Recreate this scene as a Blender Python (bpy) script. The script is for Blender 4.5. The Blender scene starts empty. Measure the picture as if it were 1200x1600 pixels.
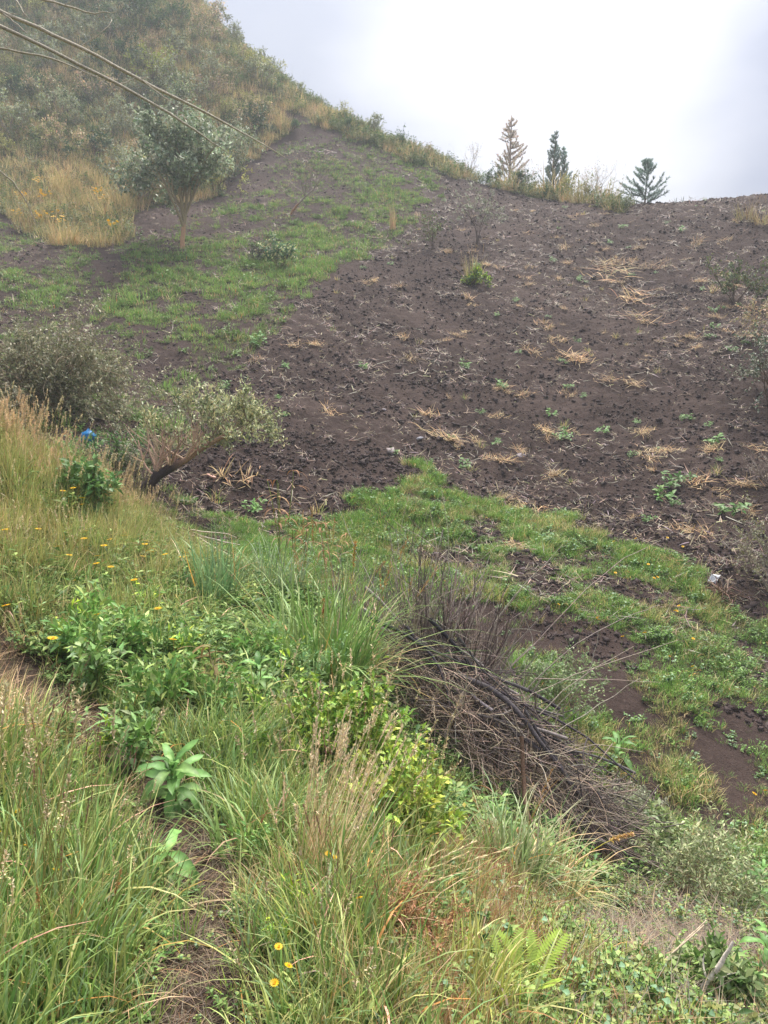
import bpy, math, random
import numpy as np

R = math.radians
SC = bpy.context.scene
COL = SC.collection
rng = np.random.default_rng(7)

# ------------------------------------------------------------------ camera
F = 1200.0; CX, CY = 600.0, 800.0
PITCH = R(-4.0)
EYE = np.array([0.0, 0.0, 1.6])
FWD = np.array([0, math.cos(PITCH), math.sin(PITCH)])
UPV = np.array([0, -math.sin(PITCH), math.cos(PITCH)])
cam = bpy.data.cameras.new("camera")
cam.sensor_fit = 'VERTICAL'; cam.sensor_height = 32.0; cam.lens = 24.0
cam.clip_start = 0.05; cam.clip_end = 3000
camo = bpy.data.objects.new("camera", cam); COL.objects.link(camo)
camo.location = EYE; camo.rotation_euler = (R(90) + PITCH, 0, 0)
SC.camera = camo

# ------------------------------------------------------------------ sky, sun, exposure
SUN_EL, SUN_AZ = R(64), R(20)          # azimuth measured from +Y towards +X
SUNV = np.array([math.sin(SUN_AZ) * math.cos(SUN_EL), math.cos(SUN_AZ) * math.cos(SUN_EL), math.sin(SUN_EL)])
SC.view_settings.view_transform = 'Standard'
SC.view_settings.look = 'None'
SC.view_settings.gamma = 1.0
SC.view_settings.use_curve_mapping = False
SC.cycles.max_bounces = 6; SC.cycles.volume_bounces = 1
SC.view_settings.exposure = 1.55

w = bpy.data.worlds.new("World"); SC.world = w; w.use_nodes = True
nt = w.node_tree; nt.nodes.clear()
def N(t, **kw):
    n = nt.nodes.new(t)
    for k, v in kw.items(): setattr(n, k, v)
    return n
def LK(a, b): nt.links.new(a, b)
out = N('ShaderNodeOutputWorld'); bg = N('ShaderNodeBackground'); bg.inputs['Strength'].default_value = 0.1
sky = N('ShaderNodeTexSky', sky_type='NISHITA', sun_disc=False, sun_elevation=SUN_EL, sun_rotation=SUN_AZ)
tc = N('ShaderNodeTexCoord')
sep = N('ShaderNodeSeparateXYZ'); LK(tc.outputs['Generated'], sep.inputs[0])
noi = N('ShaderNodeTexNoise'); noi.inputs['Scale'].default_value = 2.1; noi.inputs['Detail'].default_value = 5; noi.inputs['Roughness'].default_value = .5
mp = N('ShaderNodeMapping'); mp.inputs['Scale'].default_value = (1, 1, 2.2); mp.inputs['Location'].default_value = (3.1, 0.4, 1.7)
LK(tc.outputs['Generated'], mp.inputs[0]); LK(mp.outputs[0], noi.inputs['Vector'])
rmp = N('ShaderNodeValToRGB')
rmp.color_ramp.elements[0].position = .34; rmp.color_ramp.elements[0].color = (0.54, 0.585, 0.76, 1)
rmp.color_ramp.elements[1].position = .66; rmp.color_ramp.elements[1].color = (0.72, 0.755, 0.86, 1)
LK(noi.outputs['Fac'], rmp.inputs[0])
# brighter towards the zenith as an overcast sky is
zen = N('ShaderNodeMapRange'); zen.inputs['From Min'].default_value = .0; zen.inputs['From Max'].default_value = 1.0
zen.inputs['To Min'].default_value = 1.45; zen.inputs['To Max'].default_value = 6.1
LK(sep.outputs['Z'], zen.inputs[0])
# the bright break in the cloud before the sun
BRK = EYE * 0 + FWD + (870 - CX) / F * np.array([1, 0, 0]) + (CY - 165) / F * UPV
BRK = BRK / np.linalg.norm(BRK)
dot = N('ShaderNodeVectorMath', operation='DOT_PRODUCT'); dot.inputs[1].default_value = BRK
LK(tc.outputs['Generated'], dot.inputs[0])
wob = N('ShaderNodeMath', operation='MULTIPLY_ADD'); wob.inputs[1].default_value = .06; wob.inputs[2].default_value = -.03
LK(noi.outputs['Fac'], wob.inputs[0])
dsum = N('ShaderNodeMath', operation='ADD'); LK(dot.outputs['Value'], dsum.inputs[0]); LK(wob.outputs[0], dsum.inputs[1])
g1 = N('ShaderNodeMapRange', interpolation_type='SMOOTHERSTEP'); g1.inputs['From Min'].default_value = .957; g1.inputs['From Max'].default_value = 1.0
g1.inputs['To Min'].default_value = 0; g1.inputs['To Max'].default_value = .24
LK(dsum.outputs[0], g1.inputs[0])
cm = N('ShaderNodeVectorMath', operation='SCALE'); LK(rmp.outputs[0], cm.inputs[0]); LK(zen.outputs[0], cm.inputs['Scale'])
gm = N('ShaderNodeVectorMath', operation='MULTIPLY_ADD'); gm.inputs[1].default_value = (8, 7.6, 6.6)
gx = N('ShaderNodeCombineXYZ')
for k in range(3): LK(g1.outputs[0], gx.inputs[k])
LK(gx.outputs[0], gm.inputs[0]); LK(cm.outputs[0], gm.inputs[2])
mix = N('ShaderNodeMix', data_type='RGBA'); mix.inputs['Factor'].default_value = .98
LK(sky.outputs[0], mix.inputs['A']); LK(gm.outputs[0], mix.inputs['B'])
LK(mix.outputs['Result'], bg.inputs['Color']); LK(bg.outputs[0], out.inputs['Surface'])

sun = bpy.data.lights.new("sun", 'SUN'); sun.energy = 2.9; sun.angle = R(28); sun.color = (1, .95, .87)
suno = bpy.data.objects.new("sun", sun); COL.objects.link(suno)
suno.rotation_euler = (R(90) - SUN_EL, 0, math.pi - SUN_AZ); suno.location = (20, 60, 60)

# ------------------------------------------------------------------ colour helper
def c(r, g, b, k=.98):
    """an sRGB colour as it looks in soft daylight -> surface albedo"""
    f = lambda x: (x / 255 / 12.92 if x / 255 <= .04045 else ((x / 255 + .055) / 1.055) ** 2.4)
    return np.array([f(r), f(g), f(b)]) * k

# ------------------------------------------------------------------ noise
def _hash(ix, iy, s):
    h = (ix.astype(np.int64) * 374761393 + iy.astype(np.int64) * 668265263 + s * 974634777) & 0xffffffff
    h = ((h ^ (h >> 13)) * 1274126177) & 0xffffffff
    return ((h ^ (h >> 16)) & 0xffff) / 65535.0
def vnoise(x, y, s=0):
    x = np.asarray(x, float); y = np.asarray(y, float)
    ix = np.floor(x); iy = np.floor(y); fx = x - ix; fy = y - iy
    fx = fx * fx * (3 - 2 * fx); fy = fy * fy * (3 - 2 * fy)
    a = _hash(ix, iy, s); b = _hash(ix + 1, iy, s); cc = _hash(ix, iy + 1, s); d = _hash(ix + 1, iy + 1, s)
    return (a * (1 - fx) + b * fx) * (1 - fy) + (cc * (1 - fx) + d * fx) * fy
def fbm(x, y, sc, s=0, oct=3):
    v = 0; a = .5; t = 0
    for k in range(oct):
        v = v + a * vnoise(np.asarray(x) / sc + 17.3 * k, np.asarray(y) / sc - 9.1 * k, s + k); t += a
        a *= .5; sc = sc * .5
    return v / t

# ------------------------------------------------------------------ terrain
def pix(u, v, d):
    """the point seen at photo pixel (u, v) at distance d ahead"""
    r = FWD + (u - CX) / F * np.array([1., 0, 0]) + (CY - v) / F * UPV
    return EYE + r * (d / r[1])
ctrl = [
 # near bank
 (0,1600,1.95),(300,1600,1.95),(600,1600,2.05),(900,1600,2.5),(1200,1600,3.0),(-300,1600,1.9),
 (0,1300,2.9),(0,1060,4.1),(0,900,5.5),(0,690,8.0),(-400,640,7.5),(210,800,9.6),(130,780,8.8),(280,870,9.0),
 (300,1200,3.6),(300,1020,5.2),(200,950,6.2),(450,1040,6.4),(520,960,8.0),(600,1320,3.6),(600,1120,6.3),
 (750,1400,4.0),(700,1250,5.4),(900,1450,4.3),(980,1380,6.0),(1200,1460,4.7),(850,1230,6.6),(1200,1350,6.6),
 # green slope in the gully
 (1150,1250,7.7),(1000,1050,9.5),(800,950,10.5),(600,860,12.2),(800,800,15.5),(1200,960,12.5),(1200,1100,9.6),
 (750,1060,8.6),(400,820,12.6),(270,780,13.0),(960,1180,7.8),
 # left gully floor behind the grass knoll
 (200,720,13.2),(60,660,14.5),(-200,640,15),
 # ploughed field
 (1200,880,13.7),(1000,850,13.6),(600,750,15),(300,620,19.5),(100,600,19),(700,500,27),(1100,600,22),(1200,600,21.5),(1150,450,31),
 (750,300,50),(850,400,36),(500,500,26),(350,480,28),(150,450,30),(340,360,40),(100,380,38),(450,230,57),(600,330,44),
 (-250,420,32),(1500,600,20),(1500,450,29),
 # crest
 (1200,308,45),(1500,300,43),(1000,320,46),(970,322,46.5),(830,302,51),(720,272,57),(600,222,64),(450,142,74),(340,45,84),(200,-130,92),
 (-200,-250,90),(200,200,58),(0,150,60),(-250,200,55),(60,-20,76),(-400,0,70),
]
P = [pix(*q) for q in ctrl]
for (u, v, d) in [(1500,300,43),(1200,308,45),(1000,320,46),(830,302,51),(720,272,57),(600,222,64),(450,142,74),(340,45,84),(200,-130,92),(-200,-250,90)]:
    q = pix(u, v, d)
    for dd, dz in ((7, -1.6), (18, -7.5), (45, -24)):
        k = (d + dd) / d
        P.append(np.array([q[0] * k, q[1] * k, q[2] + dz]))
for q in [(0,0,0),(-2,.5,.45),(2.5,.5,-.55),(0,-6,.4),(-8,4,2.1),(-6,11.2,1.2),(-4.2,11.6,1.05),(-15,0,4),(14,0,-3),(9,6,-2.8),(14,11,-1.6),
          (0,-22,1.5),(-20,-18,6),(20,-18,-4),(26,24,5.5),(-26,24,6.5),(-50,40,16),(45,40,13),(-60,-5,14),(60,0,0),(0,-70,3),(60,-60,-6),(-60,-60,14)]:
    P.append(np.array(q, float))
P = np.array(P)
def _U(r2): return np.where(r2 > 1e-9, r2 * np.log(r2 + 1e-12), 0)
NCT = len(P); XY = P[:, :2] / 10
A = _U(((XY[:, None] - XY[None]) ** 2).sum(-1)) + np.eye(NCT) * .012
Q = np.c_[np.ones(NCT), XY]
M = np.block([[A, Q], [Q.T, np.zeros((3, 3))]])
sol = np.linalg.solve(M, np.r_[P[:, 2], 0, 0, 0])
def H0(x, y):
    x = np.asarray(x, float); y = np.asarray(y, float); sh = x.shape
    x = x.ravel(); y = y.ravel(); o = np.empty(len(x))
    r = np.hypot(x, y); R0 = 112.0
    k = np.where(r > R0, R0 / np.maximum(r, 1e-6), 1.0)
    for i in range(0, len(x), 40000):
        q = np.c_[x[i:i + 40000] * k[i:i + 40000], y[i:i + 40000] * k[i:i + 40000]] / 10
        o[i:i + 40000] = _U(((q[:, None] - XY[None]) ** 2).sum(-1)) @ sol[:NCT] + sol[NCT] + q @ sol[NCT + 1:]
    o -= np.maximum(r - R0, 0) * .22
    return o.reshape(sh)
bx = np.array([-30, -8, -4.3, -3.25, -2.4, -.3, .3, 1.7, 2.15, 3.3, 8, 30]); by = np.array([9, 9.2, 8.9, 10.0, 9.3, 8.4, 7.4, 7.1, 6.5, 6.6, 5.5, 4])
def near_bank(x, y): return np.asarray(y) < np.interp(x, bx, by)

def proj(x, y, z):
    dx = np.asarray(x) - EYE[0]; dy = np.asarray(y) - EYE[1]; dz = np.asarray(z) - EYE[2]
    f = dy * FWD[1] + dz * FWD[2]; up = dy * UPV[1] + dz * UPV[2]
    f = np.where(f < .05, .05, f)
    return CX + F * dx / f, CY - F * up / f
def inpoly(u, v, poly):
    u = np.asarray(u); v = np.asarray(v); r = np.zeros(u.shape, bool)
    for i in range(len(poly)):
        x0, y0 = poly[i]; x1, y1 = poly[i - 1]
        if y0 == y1: continue
        r ^= ((y0 > v) != (y1 > v)) & (u < (x1 - x0) * (v - y0) / (y1 - y0) + x0)
    return r
HILL = [(-2500,-2500),(340,-2500),(330,0),(440,90),(600,185),(720,255),(830,288),(975,316),(975,328),(830,308),(720,278),(610,240),(500,200),(432,165),(458,205),(440,222),(385,250),(352,285),(330,312),(215,332),(205,372),(130,385),(60,376),(0,335),(-2500,330)]
LEFTF = [(-2500,330),(0,345),(60,385),(215,378),(352,300),(445,228),(440,178),(560,215),(690,262),(690,300),(610,370),(500,450),(430,520),(350,590),(300,645),(235,700),(0,720),(-2500,720)]
SLOPE = [(640,712),(690,750),(760,768),(870,806),(990,838),(1060,880),(1120,950),(1200,955),(3500,950),(3500,1700),(800,1700),(500,1000),(400,960),(240,800),(225,768),(400,800),(545,788),(600,740)]
def zones(x, y):
    """weights of ploughed soil, field grass, slope grass, hill, near bank at world points"""
    z = H0(x, y); wx = np.asarray(x) + (fbm(x, y, 2.2, 5) - .5) * 1.6; wy = np.asarray(y) + (fbm(x, y, 2.2, 9) - .5) * 2.2
    wx = wx + (fbm(x, y, .6, 6) - .5) * 1.1; wy = wy + (fbm(x, y, .6, 8) - .5) * 1.5; zz = H0(wx, wy); u, v = proj(wx, wy, zz)
    nb = near_bank(x, y) | (np.asarray(y) < 1.0)
    hill = inpoly(u, v, HILL) & ~nb & (np.asarray(y) > 14)
    lf = inpoly(u, v, LEFTF) & ~nb & ~hill
    sl = inpoly(u, v, SLOPE) & ~nb & ~hill & ~lf
    return hill, lf, sl, nb, u, v, z
def lf_dens(x, y, u, v):
    """how green the sown strip is: 0..1"""
    d = fbm(x, y, 4.0, 31) * .45 + fbm(x, y, .9, 37, 2) * .55
    g = np.clip((d - .34) * 3.6, 0, 1)
    band = np.exp(-((v - (560 - .32 * u)) / 95.0) ** 2) * np.clip((u - 60) / 140, .3, 1)
    up = np.clip((330 - v) / 60, 0, 1) * .75
    lane = np.exp(-((u - (165 - .25 * (v - 400))) / 28.0) ** 2) * (v > 380) * (v < 560)
    edge = (v < 300) * np.exp(-((u - (420 - (v - 180) * .55)) / 38.0) ** 2)
    return np.clip(g * (.52 + .55 * band + .15 * (v < 330) + .22 * ((v > 430) & (u < 400))) * (.55 + .9 * fbm(x, y, .45, 41, 2)) + .10 * band * (d > .36) - .8 * lane - edge * 1.2, 0, 1) * np.where(v < 330, .85, 1)
def sl_dens(x, y, u, v):
    d = fbm(x, y, 2.0, 51) * .55 + fbm(x, y, .6, 57) * .45
    bare = 1.25 * np.exp(-(((u - 930) / 70) ** 2 + ((v - 1040) / 60) ** 2)) + np.exp(-(((u - 1070) / 100) ** 2 + ((v - 1235) / 45) ** 2)) + .8 * np.exp(-(((u - 990) / 60) ** 2 + ((v - 1130) / 60) ** 2)) + .7 * np.exp(-(((u - 830) / 50) ** 2 + ((v - 980) / 28) ** 2))
    return np.clip((d - .35) * 5.5, 0, 1) * np.clip(1.15 - (.6 + .9 * fbm(x, y, .9, 59)) * bare, 0, 1)
PATH = np.array([(.2,-3),(-.35,.2),(-.52,1.7),(-.56,2.3),(-.72,2.9),(-1.05,3.3),(-1.5,3.8),(-2.2,4.3),(-3.2,4.7),(-6,5.2)])
def path_dist(x, y):
    x = np.asarray(x, float); y = np.asarray(y, float); d = np.full(x.shape, 1e9)
    for a, b in zip(PATH[:-1], PATH[1:]):
        ab = b - a; t = np.clip(((x - a[0]) * ab[0] + (y - a[1]) * ab[1]) / (ab @ ab), 0, 1)
        d = np.minimum(d, np.hypot(x - a[0] - t * ab[0], y - a[1] - t * ab[1]))
    return d + (fbm(x, y, .5, 71) - .5) * .22
def bare_bank(x, y):
    """trodden or bare parts of the near bank, 0..1"""
    p = np.clip(1.25 - path_dist(x, y) / (.10 + .22 * fbm(x, y, .8, 73)), 0, 1)
    u, v = proj(x, y, H0(x, y))
    q = np.exp(-(((u - 1010) / 130) ** 2 + ((v - 1470) / 62) ** 2)) + np.exp(-(((u - 1130) / 90) ** 2 + ((v - 1505) / 45) ** 2))
    q = q + .9 * np.exp(-(((u - 60) / 90) ** 2 + ((v - 1090) / 60) ** 2)) * near_bank(x, y)
    return np.clip(np.maximum(p, q * (.55 + .9 * fbm(x, y, .3, 77))), 0, 1)

def relief(x, y, soil):
    r = np.hypot(x, y)
    big = (fbm(x, y, 5.0, 3, 3) - .5) * .5 * np.clip((r - 6) / 12, 0, 1)
    f1 = fbm(x, y, .55, 13, 3); f2 = vnoise(np.asarray(x) / .17, np.asarray(y) / .17, 19)
    clod = (np.abs(f1 - .5) * -.20 + (f2 - .5) * .11 + (vnoise(np.asarray(x) / .33, np.asarray(y) / .33, 29) - .5) * .10) * soil
    return big + clod + (fbm(x, y, .6, 23, 2) - .5) * .07
ang = np.r_[np.linspace(-180, -34, 60, endpoint=False), np.linspace(-34, 34, 600), np.linspace(34, 180, 61)[1:-1]]
rad = np.r_[np.geomspace(.35, 4, 90, endpoint=False), np.geomspace(4, 80, 600, endpoint=False), np.geomspace(80, 170, 20)]
AA, RR = np.meshgrid(np.radians(ang), rad)
GXX = np.sin(AA) * RR; GYY = np.cos(AA) * RR
hill, lf, sl, nb, gu, gv, GZ0 = zones(GXX, GYY)
infield = (gu > -400) & (gu < 1600)
soilw = np.where(nb | hill, .0, 1.0)
soilw = np.where(lf, .55 - .3 * lf_dens(GXX, GYY, gu, gv), soilw); soilw = np.where(sl, .35, soilw)
GZ = GZ0 + relief(GXX, GYY, soilw)
SOILGRID = soilw
def H(x, y):
    x = np.atleast_1d(np.asarray(x, float)); y = np.atleast_1d(np.asarray(y, float))
    hi, l, s, nbk, u, v, z = zones(x, y)
    so = np.where(nbk | hi, 0., 1.); so = np.where(l, .35, so); so = np.where(s, .35, so)
    return z + relief(x, y, so)
def hz(x, y): return float(H(x, y)[0])
def at(u, v, dmin=1.2, dmax=130):
    """the ground point seen at photo pixel (u, v)"""
    r = FWD + (u - CX) / F * np.array([1., 0, 0]) + (CY - v) / F * UPV; r = r / r[1]
    d = np.geomspace(dmin, dmax, 700); pts = EYE + r * d[:, None]
    below = pts[:, 2] < H0(pts[:, 0], pts[:, 1])
    k = int(np.argmax(below)) if below.any() else int(np.argmin(pts[:, 2] - H0(pts[:, 0], pts[:, 1])))
    p = pts[k]
    return np.array([p[0], p[1], hz(p[0], p[1])])

def lie_flat(x, y, spin, jit=.0, r=rng):
    """euler angles that lay a thing on the slope at (x, y), turned by spin"""
    x = np.atleast_1d(x).astype(float); y = np.atleast_1d(y).astype(float); spin = np.atleast_1d(spin); e = .25
    gx_ = (H0(x + e, y) - H0(x - e, y)) / (2 * e); gy_ = (H0(x, y + e) - H0(x, y - e)) / (2 * e)
    nn = np.stack([-gx_ + r.normal(0, jit + 1e-9, len(x)), -gy_ + r.normal(0, jit + 1e-9, len(x)), np.ones(len(x))], 1); nn /= np.linalg.norm(nn, axis=1, keepdims=True)
    a = np.stack([np.cos(spin), np.sin(spin), np.zeros(len(x))], 1); a -= nn * (a * nn).sum(1, keepdims=True); a /= np.linalg.norm(a, axis=1, keepdims=True); b = np.cross(nn, a)
    return np.stack([np.arctan2(b[:, 2], nn[:, 2]), -np.arcsin(np.clip(a[:, 2], -1, 1)), np.arctan2(a[:, 1], a[:, 0])], 1)
# ------------------------------------------------------------------ mesh helpers
def mesh(name, V, Q, Cc=None, mats=(), midx=None, T=None, smooth=False):
    V = np.asarray(V, np.float32); me = bpy.data.meshes.new(name)
    nq = 0 if Q is None else len(Q); ntr = 0 if T is None else len(T)
    loops = np.concatenate([np.asarray(Q, np.int32).ravel() if nq else np.zeros(0, np.int32), np.asarray(T, np.int32).ravel() if ntr else np.zeros(0, np.int32)])
    me.vertices.add(len(V)); me.vertices.foreach_set('co', V.ravel())
    me.loops.add(len(loops)); me.loops.foreach_set('vertex_index', loops)
    me.polygons.add(nq + ntr)
    st = np.concatenate([np.arange(nq) * 4, nq * 4 + np.arange(ntr) * 3]).astype(np.int32)
    me.polygons.foreach_set('loop_start', st)
    me.update(calc_edges=True)
    if Cc is not None:
        a = me.color_attributes.new('Col', 'FLOAT_COLOR', 'POINT')
        cc = np.ones((len(V), 4), np.float32); cc[:, :3] = Cc
        a.data.foreach_set('color', cc.ravel())
    for m in mats: me.materials.append(m)
    if midx is not None: me.polygons.foreach_set('material_index', np.asarray(midx, np.int32))
    if smooth: me.polygons.foreach_set('use_smooth', np.ones(nq + ntr, bool))
    me.validate()
    return me
class Geo:
    """collects quads with vertex colours and a material index"""
    def __init__(s): s.V = []; s.Q = []; s.C = []; s.M = []; s.n = 0
    def add(s, V, Q, Cc, m=0):
        V = np.asarray(V); Q = np.asarray(Q)
        Cc = np.broadcast_to(np.asarray(Cc), (len(V), 3))
        s.V.append(V); s.Q.append(Q + s.n); s.C.append(Cc); s.M.append(np.full(len(Q), m)); s.n += len(V)
        return s
    def mesh(s, name, mats, smooth=True):
        return mesh(name, np.concatenate(s.V), np.concatenate(s.Q), np.concatenate(s.C), mats, np.concatenate(s.M), smooth=smooth)
def unit(a): a = np.asarray(a, float); return a / np.maximum(np.linalg.norm(a, axis=-1, keepdims=True), 1e-9)

def blades(P0, az, lean, L, W, bend, c0, c1, S=4, g=None, m=0):
    """grass blades: base, heading, lean from upright, length, width, extra bend towards the tip"""
    n = len(P0); az = np.broadcast_to(az, n); lean = np.broadcast_to(lean, n); L = np.broadcast_to(L, n); W = np.broadcast_to(W, n); bend = np.broadcast_to(bend, n)
    hd = np.c_[np.cos(az), np.sin(az), np.zeros(n)]; sd = np.c_[-np.sin(az), np.cos(az), np.zeros(n)]
    p = np.array(P0, float); V = np.empty((n, S + 1, 2, 3)); Cc = np.empty((n, S + 1, 2, 3))
    for k in range(S + 1):
        t = k / S; wd = W * (1 - t ** 1.6 * .97) * (.55 + .45 * min(1, t * 3 + .3)) * .5
        V[:, k, 0] = p - sd * wd[:, None]; V[:, k, 1] = p + sd * wd[:, None]
        Cc[:, k, :] = (c0 * (1 - t) + c1 * t)[:, None, :] if np.ndim(c0) == 2 else (c0 * (1 - t) + c1 * t)
        a = lean + bend * ((k + .5) / S) ** 1.3
        p = p + (hd * np.sin(a)[:, None] + np.array([0, 0, 1.]) * np.cos(a)[:, None]) * (L / S)[:, None]
    b = (np.arange(n) * (S + 1) * 2)[:, None]
    k = np.arange(S)[None] * 2
    Q = np.stack([b + k, b + k + 1, b + k + 3, b + k + 2], -1).reshape(-1, 4)
    g = g or Geo(); g.add(V.reshape(-1, 3), Q, Cc.reshape(-1, 3), m); return g
def leaves(P0, D, L, W, Cc, g=None, m=0, fold=.25, r=rng, up=None, droop=.0):
    n = len(P0); D = unit(D); up = np.array([0, 0, 1.]) + r.normal(0, .45, (n, 3)) if up is None else up
    s = unit(np.cross(D, up)); nn = unit(np.cross(s, D)); L = np.broadcast_to(L, n)[:, None]; W = np.broadcast_to(W, n)[:, None]
    mid = P0 + D * L * .45; dz = np.array([0, 0, -1.]) * L * droop
    V = np.stack([P0, mid + s * W * .5 + nn * W * fold, P0 + D * L + dz, mid - s * W * .5 + nn * W * fold, mid], 1)
    b = (np.arange(n) * 5)[:, None]
    Q = np.concatenate([b + np.array([[0, 1, 2, 4]]), b + np.array([[0, 4, 2, 3]])])
    C3 = np.repeat(np.broadcast_to(Cc, (n, 3))[:, None], 5, 1)
    g = g or Geo(); g.add(V.reshape(-1, 3), Q, C3.reshape(-1, 3), m); return g
def tube(g, pts, rad_, Cc, sides=5, m=0):
    pts = np.asarray(pts, float); k = len(pts); rad_ = np.broadcast_to(rad_, k)
    tg = unit(np.gradient(pts, axis=0)); ref = np.array([.31, .17, .93]) if abs(tg[0] @ np.array([.31, .17, .93])) < .9 else np.array([1., 0, 0])
    s = unit(np.cross(tg, ref)); t = np.cross(tg, s)
    a = np.arange(sides) * 2 * math.pi / sides
    V = pts[:, None] + rad_[:, None, None] * (s[:, None] * np.cos(a)[None, :, None] + t[:, None] * np.sin(a)[None, :, None])
    i = np.arange(k - 1)[:, None] * sides; j = np.arange(sides)[None]; j2 = (j + 1) % sides
    Q = np.stack([i + j, i + j2, i + sides + j2, i + sides + j], -1).reshape(-1, 4)
    Cc = np.asarray(Cc, float)
    C3 = np.repeat(Cc[:, None], sides, 1).reshape(-1, 3) if Cc.ndim == 2 else Cc
    g.add(V.reshape(-1, 3), Q, C3, m)
def curve(r, p, d, L, segs=6, wig=.18, grav=0., up=0.):
    pts = [np.array(p, float)]; d = unit(np.array(d, float))
    for k in range(segs):
        d = unit(d + r.normal(0, wig, 3) + np.array([0, 0, up - grav]))
        pts.append(pts[-1] + d * L / segs)
    return np.array(pts)
def grow(r, g, p, d, L, rad0, depth, nch, spread, colr, tips, wig=.16, up=.05, taper=.35, m=0, sides=5, lr=.62):
    segs = 6 if depth > 0 else 4
    pts = curve(r, p, d, L, segs, wig, up=up)
    tube(g, pts, np.linspace(rad0, rad0 * taper, segs + 1), colr, sides=sides if depth > 0 else 3, m=m)
    if depth == 0:
        tips.append(pts); return
    for k in range(nch):
        f = r.uniform(.35, 1.0); i = f * segs; i0 = min(int(i), segs - 1); q = pts[i0] + (pts[i0 + 1] - pts[i0]) * (i - i0)
        dd = unit(pts[i0 + 1] - pts[i0]); dd = unit(dd + r.normal(0, spread, 3))
        grow(r, g, q, dd, L * lr * r.uniform(.7, 1.2), rad0 * (1 - f * (1 - taper)) * .7, depth - 1, nch, spread, colr, tips, wig, up, taper, m, sides, lr)

# ------------------------------------------------------------------ materials
def newmat(name):
    m = bpy.data.materials.new(name); m.use_nodes = True; t = m.node_tree; t.nodes.clear()
    o = t.nodes.new('ShaderNodeOutputMaterial'); return m, t, o
def foliage_mat(name, trans=.3, rough=.5, spec=.28, var=.25):
    m, t, o = newmat(name); nd = t.nodes.new; lk = t.links.new
    at_ = nd('ShaderNodeAttribute'); at_.attribute_name = 'Col'
    oi = nd('ShaderNodeObjectInfo')
    mr = nd('ShaderNodeMapRange'); mr.inputs['To Min'].default_value = 1 - var; mr.inputs['To Max'].default_value = 1 + var; lk(oi.outputs['Random'], mr.inputs[0])
    no = nd('ShaderNodeTexNoise'); no.inputs['Scale'].default_value = 38; no.inputs['Detail'].default_value = 2
    tcn = nd('ShaderNodeTexCoord'); lk(tcn.outputs['Object'], no.inputs['Vector'])
    m2 = nd('ShaderNodeMapRange'); m2.inputs['From Min'].default_value = .3; m2.inputs['From Max'].default_value = .7; m2.inputs['To Min'].default_value = .8; m2.inputs['To Max'].default_value = 1.2; lk(no.outputs['Fac'], m2.inputs[0])
    mu = nd('ShaderNodeMath'); mu.operation = 'MULTIPLY'; lk(mr.outputs[0], mu.inputs[0]); lk(m2.outputs[0], mu.inputs[1])
    sc = nd('ShaderNodeVectorMath'); sc.operation = 'SCALE'; lk(at_.outputs['Color'], sc.inputs[0]); lk(mu.outputs[0], sc.inputs['Scale'])
    p = nd('ShaderNodeBsdfPrincipled'); p.inputs['Roughness'].default_value = rough; p.inputs['Specular IOR Level'].default_value = spec
    lk(sc.outputs[0], p.inputs['Base Color'])
    tr = nd('ShaderNodeBsdfTranslucent'); lk(sc.outputs[0], tr.inputs['Color'])
    mx = nd('ShaderNodeMixShader'); mx.inputs[0].default_value = trans; lk(p.outputs[0], mx.inputs[1]); lk(tr.outputs[0], mx.inputs[2])
    lk(mx.outputs[0], o.inputs['Surface']); return m
def wood_mat(name, bump=.4, scale=60):
    m, t, o = newmat(name); nd = t.nodes.new; lk = t.links.new
    at_ = nd('ShaderNodeAttribute'); at_.attribute_name = 'Col'
    tcn = nd('ShaderNodeTexCoord'); no = nd('ShaderNodeTexNoise'); no.inputs['Scale'].default_value = scale; no.inputs['Detail'].default_value = 4
    lk(tcn.outputs['Object'], no.inputs['Vector'])
    m2 = nd('ShaderNodeMapRange'); m2.inputs['From Min'].default_value = .3; m2.inputs['From Max'].default_value = .7; m2.inputs['To Min'].default_value = .65; m2.inputs['To Max'].default_value = 1.3; lk(no.outputs['Fac'], m2.inputs[0])
    sc = nd('ShaderNodeVectorMath'); sc.operation = 'SCALE'; lk(at_.outputs['Color'], sc.inputs[0]); lk(m2.outputs[0], sc.inputs['Scale'])
    p = nd('ShaderNodeBsdfPrincipled'); p.inputs['Roughness'].default_value = .8; p.inputs['Specular IOR Level'].default_value = .2
    b = nd('ShaderNodeBump'); b.inputs['Strength'].default_value = bump; b.inputs['Distance'].default_value = .01
    lk(no.outputs['Fac'], b.inputs['Height']); lk(b.outputs[0], p.inputs['Normal'])
    lk(sc.outputs[0], p.inputs['Base Color']); lk(p.outputs[0], o.inputs['Surface']); return m
LEAF = foliage_mat('foliage', trans=.24); STRAW = foliage_mat('straw', trans=.2, rough=.7, spec=.15); PETAL = foliage_mat('petal', trans=.3, var=.05)
WOOD = wood_mat('bark'); STONE = wood_mat('stone', .5, 25)

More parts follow.
